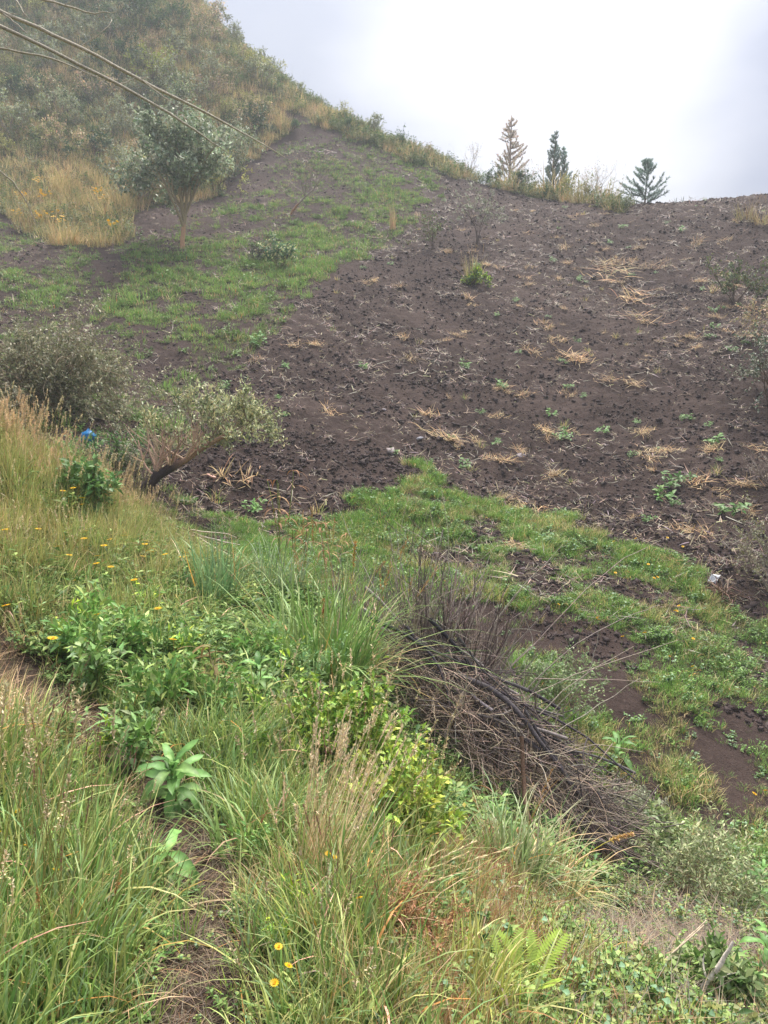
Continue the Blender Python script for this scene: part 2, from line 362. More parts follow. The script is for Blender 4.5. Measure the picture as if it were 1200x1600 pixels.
# ground: colour attributes carry what grows or lies where; noise gives crumbs, roots and dry bits
mg, t, o = newmat('soil_and_turf'); nd = t.nodes.new; lk = t.links.new
tcn = nd('ShaderNodeTexCoord')
def nz(scale, det=6, rough=.6):
    k = nd('ShaderNodeTexNoise'); k.inputs['Scale'].default_value = scale; k.inputs['Detail'].default_value = det; k.inputs['Roughness'].default_value = rough
    lk(tcn.outputs['Object'], k.inputs['Vector']); return k
def mxc(f, a, b):
    k = nd('ShaderNodeMix'); k.data_type = 'RGBA'; k.clamp_factor = True
    (lk(f, k.inputs['Factor']) if not isinstance(f, (int, float)) else None)
    for s_, q in (('A', a), ('B', b)):
        if isinstance(q, np.ndarray): k.inputs[s_].default_value = (*q, 1)
        else: lk(q, k.inputs[s_])
    return k.outputs['Result']
def ramp(src, a, b, lo=0., hi=1.):
    k = nd('ShaderNodeMapRange'); k.inputs['From Min'].default_value = a; k.inputs['From Max'].default_value = b; k.inputs['To Min'].default_value = lo; k.inputs['To Max'].default_value = hi; lk(src, k.inputs[0]); return k.outputs[0]
ga = nd('ShaderNodeAttribute'); ga.attribute_name = 'Col'
n1 = nz(.33, 9, .65); n2 = nz(7, 8, .7); n3 = nz(34, 5, .7); n4 = nz(1.9, 5)
soil = mxc(ramp(n2.outputs['Fac'], .35, .68), c(82, 65, 60, .37), c(120, 100, 93, .39))
soil = mxc(ramp(n1.outputs['Fac'], .44, .62, 0, .75), soil, c(126, 106, 98, .42))
soil = mxc(ramp(n3.outputs['Fac'], .60, .72, 0, .55), soil, c(176, 152, 132, .55))
sg = nd('ShaderNodeSeparateColor'); lk(ga.outputs['Color'], sg.inputs[0])
turf = mxc(ramp(n2.outputs['Fac'], .38, .62), c(60, 70, 34, .6), c(104, 118, 58, .6))
litter = mxc(ramp(n3.outputs['Fac'], .36, .62), c(66, 55, 48, .5), c(136, 116, 98, .5))
def thr(attr, k=.5):
    a = nd('ShaderNodeMath'); a.operation = 'ADD'; lk(attr, a.inputs[0]); lk(ramp(n2.outputs['Fac'], .3, .7, -.3, .3), a.inputs[1])
    return ramp(a.outputs[0], .3, .7)
col = mxc(thr(sg.outputs['Green']), soil, turf)
col = mxc(thr(sg.outputs['Blue']), col, litter)
p = nd('ShaderNodeBsdfPrincipled'); p.inputs['Roughness'].default_value = .95; p.inputs['Specular IOR Level'].default_value = .1
lk(col, p.inputs['Base Color'])
b1 = nd('ShaderNodeBump'); b1.inputs['Strength'].default_value = .9; b1.inputs['Distance'].default_value = .10; lk(n2.outputs['Fac'], b1.inputs['Height'])
b2 = nd('ShaderNodeBump'); b2.inputs['Strength'].default_value = .8; b2.inputs['Distance'].default_value = .03; lk(n3.outputs['Fac'], b2.inputs['Height']); lk(b1.outputs[0], b2.inputs['Normal'])
lk(b2.outputs[0], p.inputs['Normal']); lk(p.outputs[0], o.inputs['Surface'])
GROUND = mg

# ------------------------------------------------------------------ scene bookkeeping
def link(name, me, parent=None, label=None, cat=None, group=None, kind=None, loc=None, rot=None, scl=None):
    o = bpy.data.objects.new(name, me); COL.objects.link(o)
    if parent is not None: o.parent = parent
    if label: o['label'] = label
    if cat: o['category'] = cat
    if group: o['group'] = group
    if kind: o['kind'] = kind
    if loc is not None: o.location = [float(q) for q in loc]
    if rot is not None: o.rotation_euler = rot
    if scl is not None: o.scale = (scl,) * 3 if np.isscalar(scl) else scl
    return o
def copy_tree(o, parent=None, **kw):
    q = o.copy(); COL.objects.link(q); q.parent = parent
    for ch in o.children: copy_tree(ch, q)
    for k, v in kw.items(): q[k] = v
    return q

# ------------------------------------------------------------------ ground
na, nr = len(ang), len(rad)
V = np.stack([GXX, GYY, GZ], -1).reshape(-1, 3)
ii = np.arange(nr - 1)[:, None] * na; jj = np.arange(na)[None]; j2 = (jj + 1) % na
Q = np.stack([ii + jj, ii + na + jj, ii + na + j2, ii + j2], -1).reshape(-1, 4)
V = np.concatenate([V, [[0, 0, hz(0, 0)]]]); ctr = len(V) - 1
T = np.stack([np.full(na, ctr), np.arange(na), (np.arange(na) + 1) % na], -1)
gr = np.zeros((nr, na, 3))
gr[..., 1] = np.where(nb, .38, 0) + np.where(hill, .6, 0) + np.where(lf, .55 * lf_dens(GXX, GYY, gu, gv), 0) + np.where(sl, .62 * sl_dens(GXX, GYY, gu, gv), 0)
bb = bare_bank(GXX, GYY) * nb
gr[..., 1] *= 1 - bb; gr[..., 2] = bb * .62 + np.where(hill, .30, 0) + np.where(nb, .12, 0)
me = mesh('ground', V, Q, np.concatenate([gr.reshape(-1, 3), [[0, 1, 0]]]), (GROUND,), T=T, smooth=True)
link('ground', me, kind='structure', label='dark ploughed hillside with grassy gully and near bank')

# ------------------------------------------------------------------ plant building blocks
FRESH = c(158,178,100); YG = c(198,196,122); MID = c(116,146,76); DARK = c(72,104,48); BLUEG = c(134,164,124)
STRW = c(226,200,148); TAN = c(214,182,148); RED = c(176,126,88); BRIGHT = c(134,172,84); OLIVE = c(140,142,84); GREYG = c(140,148,122)
BROWN = c(104,84,68); GREYW = c(150,136,124); DKW = c(62,52,50); PALEW = c(196,176,150); LIME = c(178,198,70)
def pick(r, pal, n, jit=.12):
    pal = np.array(pal); k = r.integers(0, len(pal), n)
    return pal[k] * np.exp(r.normal(0, jit, (n, 1))) * np.exp(r.normal(0, jit * .4, (n, 3)))
def disc(r, n, rad_): a = r.uniform(0, 6.283, n); q = rad_ * np.sqrt(r.uniform(0, 1, n)); return np.c_[q * np.cos(a), q * np.sin(a), np.zeros(n)], a

def clump(seed, n, rad_, h, wd, lean, bend, pal, S=4, g=None, tipmix=.25, tipc=STRW, m=0):
    r = np.random.default_rng(seed); P0, a = disc(r, n, rad_)
    c0 = pick(r, pal, n); tm = (r.uniform(0, 1, n) < .5)[:, None] * tipmix
    dead = r.uniform(0, 1, n) < (.05 if 110 <= seed < 120 else .12); c0[dead] = pick(r, [STRW, TAN, c(150,110,76), c(196,150,80)], int(dead.sum()), .2); ln_ = np.abs(r.normal(0, lean, n)) + dead * r.uniform(0, .7, n)
    return blades(P0, a + r.normal(0, .9, n), ln_, h * r.uniform(.4, 1.2, n), wd * r.uniform(.5, 1.35, n), r.normal(bend, bend * .65, n) + dead * r.uniform(0, 1.2, n), c0 * .92, c0 * (1 - tm) + tipc * tm, S, g, m)
def seedstalk(seed, n, rad_, h, colr, headc, headl=.12, headn=26, fluffy=1.0, leanm=.14, g=None):
    """thin stalks that carry a loose seed head"""
    r = np.random.default_rng(seed); g = g or Geo(); P0, a = disc(r, n, rad_)
    for k in range(n):
        L = h * r.uniform(.65, 1.15); d = np.array([math.cos(a[k]) * leanm, math.sin(a[k]) * leanm, 1]) + r.normal(0, .08, 3)
        pts = curve(r, P0[k], d, L, 7, .045, grav=.03); tube(g, pts, np.linspace(.0016, .0009, 8), colr * r.uniform(.8, 1.15), 3)
        hl = headl * r.uniform(.7, 1.2); e = pts[-1]; ax = unit(pts[-1] - pts[-2]); t = r.uniform(0, 1, headn)
        q = e - ax * (hl * t)[:, None] * .9; dr = ax + r.normal(0, .55 * fluffy, (headn, 3))
        leaves(q, dr, hl * .12 * r.uniform(.7, 1.5, headn), .0035 + .002 * fluffy, pick(r, [headc], headn, .15), g, 0, .3, r)
    return g
def herb(seed, ns, rad_, h, ll, lw, pal, per=9, g=None):
    """low leafy weed: short stems with small leaves all along"""
    r = np.random.default_rng(seed); g = g or Geo(); P0, a = disc(r, ns, rad_)
    for k in range(ns):
        pts = curve(r, P0[k], [math.cos(a[k]) * .4, math.sin(a[k]) * .4, 1], h * r.uniform(.5, 1.2), 5, .14)
        tube(g, pts, .0018, pick(r, [MID], 1)[0], 3)
        t = r.uniform(.2, 1, per) * 4.99; i = t.astype(int); q = pts[i] + (pts[i + 1] - pts[i]) * (t - i)[:, None]
        b = r.uniform(0, 6.283, per); d = np.c_[np.cos(b), np.sin(b), r.uniform(-.1, .7, per)]
        leaves(q, d, ll * r.uniform(.6, 1.3, per), lw * r.uniform(.7, 1.2, per), pick(r, pal, per), g, 0, .2, r, up=np.array([0, 0, 1.]) + r.normal(0, .25, (per, 3)), droop=.12)
    return g
def litterclump(seed, n, rad_, L, wd, pal):
    r = np.random.default_rng(seed); P0, a = disc(r, n, rad_); P0[:, 2] = r.uniform(.004, .035, n)
    cc = pick(r, pal, n, .22)
    return blades(P0, r.uniform(0, 6.283, n), r.normal(1.45, .12, n), L * r.uniform(.3, 1.2, n), wd, r.normal(.1, .25, n), cc, cc, 3)

def scatter(name, label, variants, pts, idx, scl, mats=(), tilt=.12, rotz=None, lie=False):
    """one mass of uncountable small growth: variant clumps set on points"""
    sc_ = bpy.data.collections.new(name + '_kinds')
    for k, g in enumerate(variants):
        o = bpy.data.objects.new('%s_kind_%02d' % (name, k), g.mesh('%s_kind_%02d' % (name, k), mats or (LEAF,))); sc_.objects.link(o)
    n = len(pts); me = bpy.data.meshes.new(name); me.vertices.add(n); me.vertices.foreach_set('co', np.asarray(pts, np.float32).ravel())
    r = np.random.default_rng(n + len(variants))
    rot = np.c_[r.normal(0, tilt, n), r.normal(0, tilt, n), r.uniform(0, 6.283, n) if rotz is None else rotz].astype(np.float32)
    if lie: rot = lie_flat(pts[:, 0], pts[:, 1], r.uniform(0, 6.283, n), tilt, r).astype(np.float32)
    me.attributes.new('rot', 'FLOAT_VECTOR', 'POINT').data.foreach_set('vector', rot.ravel())
    me.attributes.new('scl', 'FLOAT', 'POINT').data.foreach_set('value', np.asarray(scl, np.float32))
    me.attributes.new('idx', 'INT', 'POINT').data.foreach_set('value', np.asarray(idx, np.int32))
    t = bpy.data.node_groups.new(name, 'GeometryNodeTree')
    t.interface.new_socket('Geometry', in_out='INPUT', socket_type='NodeSocketGeometry'); t.interface.new_socket('Geometry', in_out='OUTPUT', socket_type='NodeSocketGeometry')
    gi = t.nodes.new('NodeGroupInput'); go = t.nodes.new('NodeGroupOutput'); ip = t.nodes.new('GeometryNodeInstanceOnPoints')
    ci = t.nodes.new('GeometryNodeCollectionInfo'); ci.inputs['Collection'].default_value = sc_; ci.inputs['Separate Children'].default_value = True; ci.inputs['Reset Children'].default_value = True
    def na_(nm, ty):
        k = t.nodes.new('GeometryNodeInputNamedAttribute'); k.data_type = ty; k.inputs['Name'].default_value = nm; return k.outputs['Attribute']
    t.links.new(gi.outputs[0], ip.inputs['Points']); t.links.new(ci.outputs[0], ip.inputs['Instance']); ip.inputs['Pick Instance'].default_value = True
    t.links.new(na_('idx', 'INT'), ip.inputs['Instance Index'])
    er = t.nodes.new('FunctionNodeEulerToRotation'); t.links.new(na_('rot', 'FLOAT_VECTOR'), er.inputs[0]); t.links.new(er.outputs[0], ip.inputs['Rotation'])
    t.links.new(na_('scl', 'FLOAT'), ip.inputs['Scale']); t.links.new(ip.outputs[0], go.inputs[0])
    o = link(name, me, kind='stuff', label=label); md = o.modifiers.new('growth', 'NODES'); md.node_group = t
    return o
def sector(r, n, r0, r1, half=36, power=1.0):
    """points in the wedge in front of the path; power 1 = even over the ground, 0 = denser nearby"""
    q = r.uniform(0, 1, n); rr = np.sqrt(r0 ** 2 + (r1 ** 2 - r0 ** 2) * q) if power == 1 else r0 * (r1 / r0) ** q
    a = np.radians(r.uniform(-half, half, n)); return np.sin(a) * rr, np.cos(a) * rr
def box(u, v, u0, u1, v0, v1, s=40): # soft box on where a spot shows
    sg_ = lambda q: 1 / (1 + np.exp(-np.clip(q, -30, 30)))
    return sg_((u - u0) / s) * sg_((u1 - u) / s) * sg_((v - v0) / s) * sg_((v1 - v) / s)

# ------------------------------------------------------------------ near bank growth
vs = []
for k in range(3): vs.append(clump(100 + k, 46, .13, .36, .0062, .2, .6, [YG, FRESH, FRESH, c(150,170,96), YG, OLIVE], tipmix=.42))              # 0-2 pale meadow
for k in range(3): vs.append(clump(110 + k, 30, .11, .30, .0125, .2, .65, [FRESH, c(140,172,90), MID, c(140,168,116), c(176,192,104)], S=5, tipmix=.12))             # 3-5 broad fresh
for k in range(3): vs.append(herb(120 + k, 12, .13, .20, .06 + .012 * k, .022 + .004 * k, [MID, DARK, FRESH, c(126,160,90)]))                                         # 6-8 leafy herb
for k in range(2): vs.append(clump(130 + k, 34, .12, .32, .0045, .55, .8, [STRW, TAN, STRW, OLIVE], tipmix=0))                        # 9-10 dry grass
for k in range(2): vs.append(clump(140 + k, 50, .10, .17, .0034, .35, .5, [RED, c(190,130,90), OLIVE, TAN], tipmix=.3))              # 11-12 rusty fine grass
for k in range(2): vs.append(seedstalk(150 + k, 6, .12, .62, c(186,176,110), c(216,198,160), headn=30, headl=.10))                                       # 13-14 seeding stalks
for k in range(2): vs.append(clump(160 + k, 44, .10, .13, .006, .35, .7, [FRESH, MID, LIME, YG], S=3))                               # 15-16 short turf
for k in range(2): vs.append(litterclump(170 + k, 30, .16, .20, .0034, [c(190,168,132,.75), c(160,136,112,.75), GREYW * .75, BROWN, c(130,110,92,.7)]))                                    # 17-18 litter
for k in range(2): vs.append(herb(180 + k, 10, .13, .10, .022, .018, [MID, FRESH, BLUEG, OLIVE], per=12))                            # 19-20 tiny creeping leaves
for k in range(2): vs.append(seedstalk(190 + k, 3, .10, .56, c(170,165,100), c(160,112,104), .10, 34, .25))                         # 21-22 purplish spikes
for k in range(2): vs.append(clump(195 + k, 26, .12, .40, .009, .55, 1.0, [FRESH, YG, MID], S=5, tipmix=.3))                         # 23-24 leaning long grass
GRP = [(0,3),(3,6),(6,9),(9,11),(11,13),(13,15),(15,17),(17,19),(19,21),(21,23),(23,25)]
r = np.random.default_rng(11)
x, y = sector(r, 16000, .75, 12.5, 40)
x2, y2 = sector(r, 6000, .75, 4.5, 40); x = np.r_[x, x2]; y = np.r_[y, y2]
k = near_bank(x, y); x = x[k]; y = y[k]
z = H(x, y); u, v = proj(x, y, z)
pdist = path_dist(x, y); bare = bare_bank(x, y); nzv = fbm(x, y, .7, 201); nz2 = fbm(x, y, .5, 207)
rust = box(u, v, 610, 820, 1290, 1640, 30) * (.4 + 1.2 * nzv) + 1.0 * box(u, v, 540, 700, 1450, 1640, 25) * nz2
right = box(u, v, 860, 2200, 1360, 1700, 40)
meadow = box(u, v, -900, 300, 560, 940, 45)
lowleft = box(u, v, -600, 235, 1260, 1700, 40); strip = box(u, v, -300, 75, 1000, 1270, 25)
mid_ = box(u, v, 90, 470, 900, 1230, 50); botmid = box(u, v, 280, 600, 1270, 1700, 50); botr = box(u, v, 640, 880, 1420, 1700, 40)
W = np.stack([
    2.4 * meadow + .25 * botmid,
    .35 * meadow + 1.5 * lowleft + .3 * mid_ + .7 * botmid + .5 * box(u, v, 320, 480, 1180, 1330, 30) * 3,
    .15 * meadow + 2.2 * mid_ + .7 * botmid + .7 * lowleft + .06 * right + .5 * nz2 * (1 - right),
    .55 * meadow + .22 * lowleft + 1.0 * strip + .35 * botmid,
    2.2 * rust + .1 + .8 * right,
    (.34 * meadow + .12 * lowleft + .14 * botmid),
    .2 * meadow + 1.0 * botmid + .4 * lowleft + 1.3 * botr + .3 * right + .25,
    .12 + 1.8 * bare + .9 * right,
    .2 + 1.6 * right + .5 * mid_ + .8 * botr,
    .02 * meadow + .12 * lowleft + .05 * botmid,
    .2 * lowleft + .25 * botmid + .25 * mid_ + .2 * meadow,
], 1)
W = W * np.exp(r.normal(0, .35, W.shape))
green_keep = 1 - .93 * bare - .35 * right
W[:, [0,1,2,3,4,5,6,8,9,10]] *= np.clip(1 - .9 * bare, .04, 1)[:, None]
cs = np.cumsum(W, 1); pickv = r.uniform(0, 1, len(x)) * cs[:, -1]; gi_ = (pickv[:, None] > cs).sum(1)
idx = np.array([r.integers(*GRP[q]) for q in gi_])
dist = np.hypot(x, y)
keep = (r.uniform(0, 1, len(x)) < np.where(np.isin(gi_, (7, 8)), 1, green_keep)) & (dist > 1.25)
keep &= ~((gi_ == 5) & (r.uniform(0, 1, len(x)) < .3))
sc_ = r.uniform(.7, 1.2, len(x)) * (.65 + .7 * nzv)
sc_ *= np.where((gi_ == 0) & (dist < 4), .8, 1) * np.clip(.5 + (pdist - .10) * 1.3, .5, 1)
sc_ *= np.where(np.isin(gi_, (2,)) & (dist < 4.5), .55 + .1 * (dist - 1.2) / 3.3, 1)
scatter('meadow_grass', 'mixed grass and low weeds covering the near bank', vs, np.c_[x, y, z - .01][keep], idx[keep], sc_[keep])

# ------------------------------------------------------------------ far growth
vs = [clump(200 + k, 20, .15, .19, .014, .45, .7, [BRIGHT, c(150,184,100), c(120,160,76), c(150,170,100)], S=3, tipmix=.1) for k in range(4)] + [herb(204, 7, .14, .16, .08, .035, [c(120,150,80), MID]), clump(205, 16, .16, .20, .012, .7, .8, [c(186,176,110), OLIVE, TAN], S=3), clump(206, 14, .12, .30, .012, .35, .6, [BRIGHT, c(150,180,96)], S=3)]
x, y = sector(r, 95000, 15, 64, 36)
hi, l, s_, nbk, u, v, z = zones(x, y); d = lf_dens(x, y, u, v)
k = l & (r.uniform(0, 1, len(x)) < d * 1.0 + .04) & (u > -250) & (u < 800); z = H(x[k], y[k])
scatter('sown_grass', 'bright green sprouting grass on the left strip of the hillside', vs, np.c_[x[k], y[k], z - .02], r.choice(7, k.sum(), p=[.2, .2, .2, .18, .08, .08, .06]), np.exp(r.normal(-.1, .28, k.sum())) * (.6 + .6 * d[k]))
vs = [clump(210 + k, 34, .12, .145, .009, .5, .8, [c(132,174,80), c(116,160,70), c(148,180,94), c(126,166,84)], S=3, tipmix=.12) for k in range(3)]
vs += [clump(215, 30, .12, .22, .007, .5, .7, [YG, OLIVE, STRW], S=3), herb(216, 9, .12, .14, .05, .028, [MID, BRIGHT, DARK]), herb(217, 9, .12, .12, .05, .03, [MID, BLUEG]), clump(218, 30, .12, .14, .007, .7, .7, [TAN, c(150,120,90), OLIVE], S=3), clump(219, 34, .14, .15, .008, .5, .7, [DARK, MID, c(90,120,70)], S=3)]
x, y = sector(r, 60000, 5.2, 19, 38)
hi, l, s_, nbk, u, v, z = zones(x, y); d = sl_dens(x, y, u, v)
k = s_ & (r.uniform(0, 1, len(x)) < d * 1.05 + .06); z = H(x[k], y[k]); m1 = fbm(x[k], y[k], 1.1, 61); m2 = fbm(x[k], y[k], 1.5, 67); q0 = r.choice(6, k.sum(), p=[.30, .28, .22, .08, .06, .06]); q0 = np.where(u[k] < 480, r.integers(0, 3, k.sum()), q0)
q0 = np.where((m1 > .62) & (u[k] > 480) & (r.uniform(0, 1, k.sum()) < .5), r.choice([3, 6], k.sum()), q0); q0 = np.where((m2 > .63) & (r.uniform(0, 1, k.sum()) < .5), r.choice([4, 7], k.sum()), q0)
scatter('slope_grass', 'low green grass in tufts on the slope below the ploughed field', vs, np.c_[x[k], y[k], z - .015], q0, r.uniform(.5, 1.2, k.sum()) * (.5 + .6 * d[k]))
# hillside undergrowth
vs = [clump(220 + k, 34, .34, .75, .020, .3, .8, p_, S=3, tipmix=.3) for k, p_ in enumerate([[OLIVE, STRW, TAN], [YG, OLIVE, STRW], [TAN, STRW, c(190,160,120)]])]
vs += [herb(225 + k, 16, .4, .7, .12, .06, p_, per=12) for k, p_ in enumerate([[GREYG, OLIVE, DARK], [DARK, MID, GREYG]])]
x, y = sector(r, 52000, 30, 100, 38)
hi, l, s_, nbk, u, v, z = zones(x, y)
k = hi & (u > -200) & (v > -260); z = H(x[k], y[k])
k3 = fbm(x[k], y[k], 6, 301); ix = np.where(k3 > .5, r.choice(5, k.sum(), p=[.25, .2, .15, .25, .15]), r.choice(5, k.sum(), p=[.35, .3, .25, .05, .05]))
scatter('hillside_grass', 'olive and straw coloured rough grass between the hillside shrubs', vs, np.c_[x[k], y[k], z - .03], ix, r.uniform(.5, 1.15, k.sum()))

# soil clods: small rough lumps turned up by the plough
def clod(seed):
    r_ = np.random.default_rng(seed); g = Geo(); nu, nv = 8, 5; a = np.arange(nu) * 2 * math.pi / nu
    V = []
    for j in range(nv):
        th = math.pi * (j + .15) / (nv - .7); V.append(np.c_[np.sin(th) * np.cos(a), np.sin(th) * np.sin(a), np.full(nu, math.cos(th) * .7)])
    V = np.concatenate(V) * np.exp(r_.normal(0, .33, (nu * nv, 1))) * .5; V[:, 0] *= r_.uniform(.9, 1.5)
    i = np.arange(nv - 1)[:, None] * nu; j = np.arange(nu)[None]; j2 = (j + 1) % nu
    Q = np.stack([i + j, i + nu + j, i + nu + j2, i + j2], -1).reshape(-1, 4)
    g.add(V, Q, c(108, 91, 88, .42) * np.exp(r_.normal(0, .12))); return g
vs = [clod(230 + k) for k in range(6)]
x, y = sector(r, 150000, 10, 60, 37, .5 if 0 else 0)
hi, l, s_, nbk, u, v, z = zones(x, y)
k = ~hi & ~nbk & (r.uniform(0, 1, len(x)) < np.where(l, .3, np.where(s_, .5 * (sl_dens(x, y, u, v) < .35), .8))) & (r.uniform(0, 1, len(x)) < 1.6 * fbm(x, y, 1.3, 333) - .35)
z = H(x[k], y[k]); sz = np.exp(r.normal(-3.05, .42, k.sum()))
scatter('soil_clods', 'dark crumbly clods turned up on the ploughed field', vs, np.c_[x[k], y[k], z + sz * .08], r.integers(0, 6, k.sum()), np.clip(sz * (.7 + .012 * y[k]), .025, .17), mats=(STONE,), tilt=.4, lie=True)
# dry bits: short pale straws and root ends in the soil
vs = [litterclump(240 + k, 7, .13, .24, .013, [c(206,182,140,.8), c(186,156,126,.8), GREYW, c(168,146,124,.8), c(130,108,92,.8)]) for k in range(4)]
x, y = sector(r, 24000, 11, 58, 37, 0)
hi, l, s_, nbk, u, v, z = zones(x, y)
k = ~hi & ~nbk & (r.uniform(0, 1, len(x)) < np.where(l, .45, np.where(s_, .45, .8))) & (fbm(x, y, 3, 343) + r.uniform(-.2, .2, len(x)) > .45)
z = H(x[k], y[k]); sc_ = np.exp(r.normal(-.2, .4, k.sum())) * (.55 + .017 * y[k])
scatter('dry_straw_bits', 'scattered short dry straws and roots on the ploughed soil', vs, np.c_[x[k], y[k], z + .01], r.integers(0, 4, k.sum()), sc_, tilt=.3, lie=True)
#--OBJ--
# ------------------------------------------------------------------ shrubs and trees
def shrub(seed, h, w, nst, ll, lw, per, pal, wood, spread=.5, depth=2, nch=4, up=.05, combine=True, flat=.6, dome=1.0, r0=.02, keepd=1):
    """many-stemmed bush: stems grown from the base, leaves set along the outer twigs"""
    r = np.random.default_rng(seed); gw = Geo(); gl = gw if combine else Geo(); tips = []
    for k in range(nst):
        a = r.uniform(0, 6.283); le = r.uniform(.15, 1) * math.atan2(w * .5, h * .7) * 1.25
        d = np.array([math.sin(le) * math.cos(a), math.sin(le) * math.sin(a), math.cos(le)])
        L = (h * math.cos(le) + w * .5 * math.sin(le)) * r.uniform(.5, .75)
        grow(r, gw, np.array([math.cos(a), math.sin(a), 0]) * w * .06 * r.uniform(0, 1), d, L, r0 * r.uniform(.6, 1.1), depth, nch, spread, wood * r.uniform(.8, 1.2), tips, up=up, m=1 if combine else 0)
    for tp in tips:
        n = max(3, int(per * r.uniform(.5, 1.4))); t = r.uniform(.1, 1, n) * (len(tp) - 1.001); i = t.astype(int)
        q = tp[i] + (tp[i + 1] - tp[i]) * (t - i)[:, None] + r.normal(0, ll * .25, (n, 3))
        d = unit(tp[-1] - tp[0]) * .6 + r.normal(0, .7, (n, 3)); tone = np.exp(r.normal(0, .16))
        leaves(q, d, ll * r.uniform(.6, 1.3, n), lw * r.uniform(.7, 1.3, n), pick(r, pal, n, .14) * tone, gl, 0, .2, r, droop=.1)
    return gw if combine else (gw, gl)
LW = (LEAF, WOOD)
def plant(name, seed, px, label, cat, h, w, pal, wood, nst=8, ll=.06, lw=.03, per=10, dmin=1.2, pos=None, rot=0., stemname='stems', group=None, **kw):
    gw, gl = shrub(seed, h, w, nst, ll, lw, per, pal, wood, combine=False, **kw)
    p_ = at(*px, dmin=dmin) if pos is None else pos
    o = link(name, None, label=label, cat=cat, group=group, loc=(p_[0], p_[1], p_[2] - .03), rot=(0, 0, rot))
    link(stemname, gw.mesh(name + '_' + stemname, (WOOD,)), o); link('foliage', gl.mesh(name + '_foliage', (LEAF,)), o)
    return o
GRN1 = [c(160,168,140), c(176,180,150), c(134,144,112), OLIVE]; GRN2 = [DARK, c(84,110,72), c(66,92,58)]; GRN3 = [OLIVE, YG, c(160,160,96)]; GRN4 = [TAN, c(186,170,140), OLIVE, c(170,160,130)]
kinds = [
 ('shrub', 'grey green leafy shrub on the overgrown hillside', GRN1, GREYW, 5),
 ('shrub', 'dark green dense shrub on the overgrown hillside', GRN2, BROWN, 5),
 ('shrub', 'olive green shrub on the overgrown hillside', GRN3, BROWN, 4),
 ('dry_shrub', 'pale dry tan shrub on the overgrown hillside', GRN4, GREYW, 4)]
hillmesh = []
for k, (nm, lb, pal, wd, nv) in enumerate(kinds):
    hillmesh.append([shrub(400 + k * 10 + q, 1.5, 1.9, 7, .13, .065, 11 if k != 3 else 7, pal, wd, spread=.5, depth=2, nch=4, r0=.025).mesh('%s_kind' % nm, LW) for q in range(nv)])
r = np.random.default_rng(21)
x, y = sector(r, 9000, 30, 98, 36); hi, l, s_, nbk, u, v, z = zones(x, y)
ok = np.where(hi & (u > -160) & (v > -160) & (u < 955))[0]; chosen = []
gold = lambda a, b: inpoly(np.array([a]), np.array([b]), [(-80,250),(60,235),(215,290),(215,385),(100,395),(-80,350)])[0]
for q in ok:
    if len(chosen) >= 235: break
    if gold(u[q], v[q]): continue
    rmin = 1.3 + .014 * y[q]
    if all((x[q] - x[m]) ** 2 + (y[q] - y[m]) ** 2 > rmin ** 2 for m in chosen): chosen.append(q)
zz = H(x[chosen], y[chosen])
for j, q in enumerate(chosen):
    pos_dark = math.exp(-((u[q] - 235) / 70) ** 2 - ((v[q] - 40) / 70) ** 2)
    pr = np.array([.46 + (u[q] < 200) * .1, .16 + 1.6 * pos_dark + .25 * (u[q] > 430), .22, .28]); pr /= pr.sum()
    k = r.choice(4, p=pr); ridge = u[q] > 430
    o = link(kinds[k][0], hillmesh[k][r.integers(len(hillmesh[k]))], cat='shrub', loc=(x[q], y[q], zz[j] - .08), rot=(r.normal(0, .1), r.normal(0, .1), r.uniform(0, 6.28)),
             scl=(lambda a: (a, a, a * r.uniform(.75, 1.15)))(r.uniform(.7, 1.6) * (.56 if ridge else 1.0)))
    o['label'] = kinds[k][1] if not ridge else kinds[k][1].replace('on the overgrown hillside', 'in the hedge along the ridge line')
    uq, vq = u[q], v[q]; sz_ = 'small ' if o.scale[0] < .85 else ('large ' if o.scale[0] > 1.15 and not ridge else '')
    if ridge: where = 'in the ridge hedge ' + ('near its top left' if uq < 560 else 'in its middle stretch' if uq < 720 else 'towards its low right end')
    elif uq > 300: where = 'near the skyline on the right of the hill' if vq < 130 else 'on the hill beside the soil lane'
    elif vq < 10: where = 'at the top left edge of the photo' if uq < 150 else 'high on the hill near the photo top'
    elif uq < 110: where = ('on the upper hill at the left' if vq < 130 else 'on the hill at the left above the golden grass')
    else: where = ('on the hill around the large dark bush' if vq < 130 else 'on the hill left of the orange trunked tree')
    o['label'] = sz_ + kinds[k][1].split(' on the ')[0] + ' ' + where
    o['group'] = 'shrubs on the hillside' if not ridge else 'shrubs along the ridge'
# special bushes on the hill
plant('shrub', 451, (215, 60), 'large dark green bush high on the hillside near the sky', 'shrub', 4.6, 6.0, GRN2, BROWN, 12, .22, .11, 13)
plant('shrub', 452, (250, 135), 'yellow green bush below the dark bush on the hillside', 'shrub', 2.6, 4.0, [c(150,156,80), LIME, OLIVE], BROWN, 10, .16, .08, 12)
plant('shrub', 453, (405, 215), 'small dark shrub by pale grass at the top of the soil lane', 'shrub', 1.7, 2.6, GRN2, BROWN, 9, .15, .07, 13)
plant('shrub', 454, (335, 290), 'dark shrub in deep growth right of the orange trunked tree', 'shrub', 3.0, 3.0, GRN1 + GRN2, BROWN, 9, .16, .07, 11)

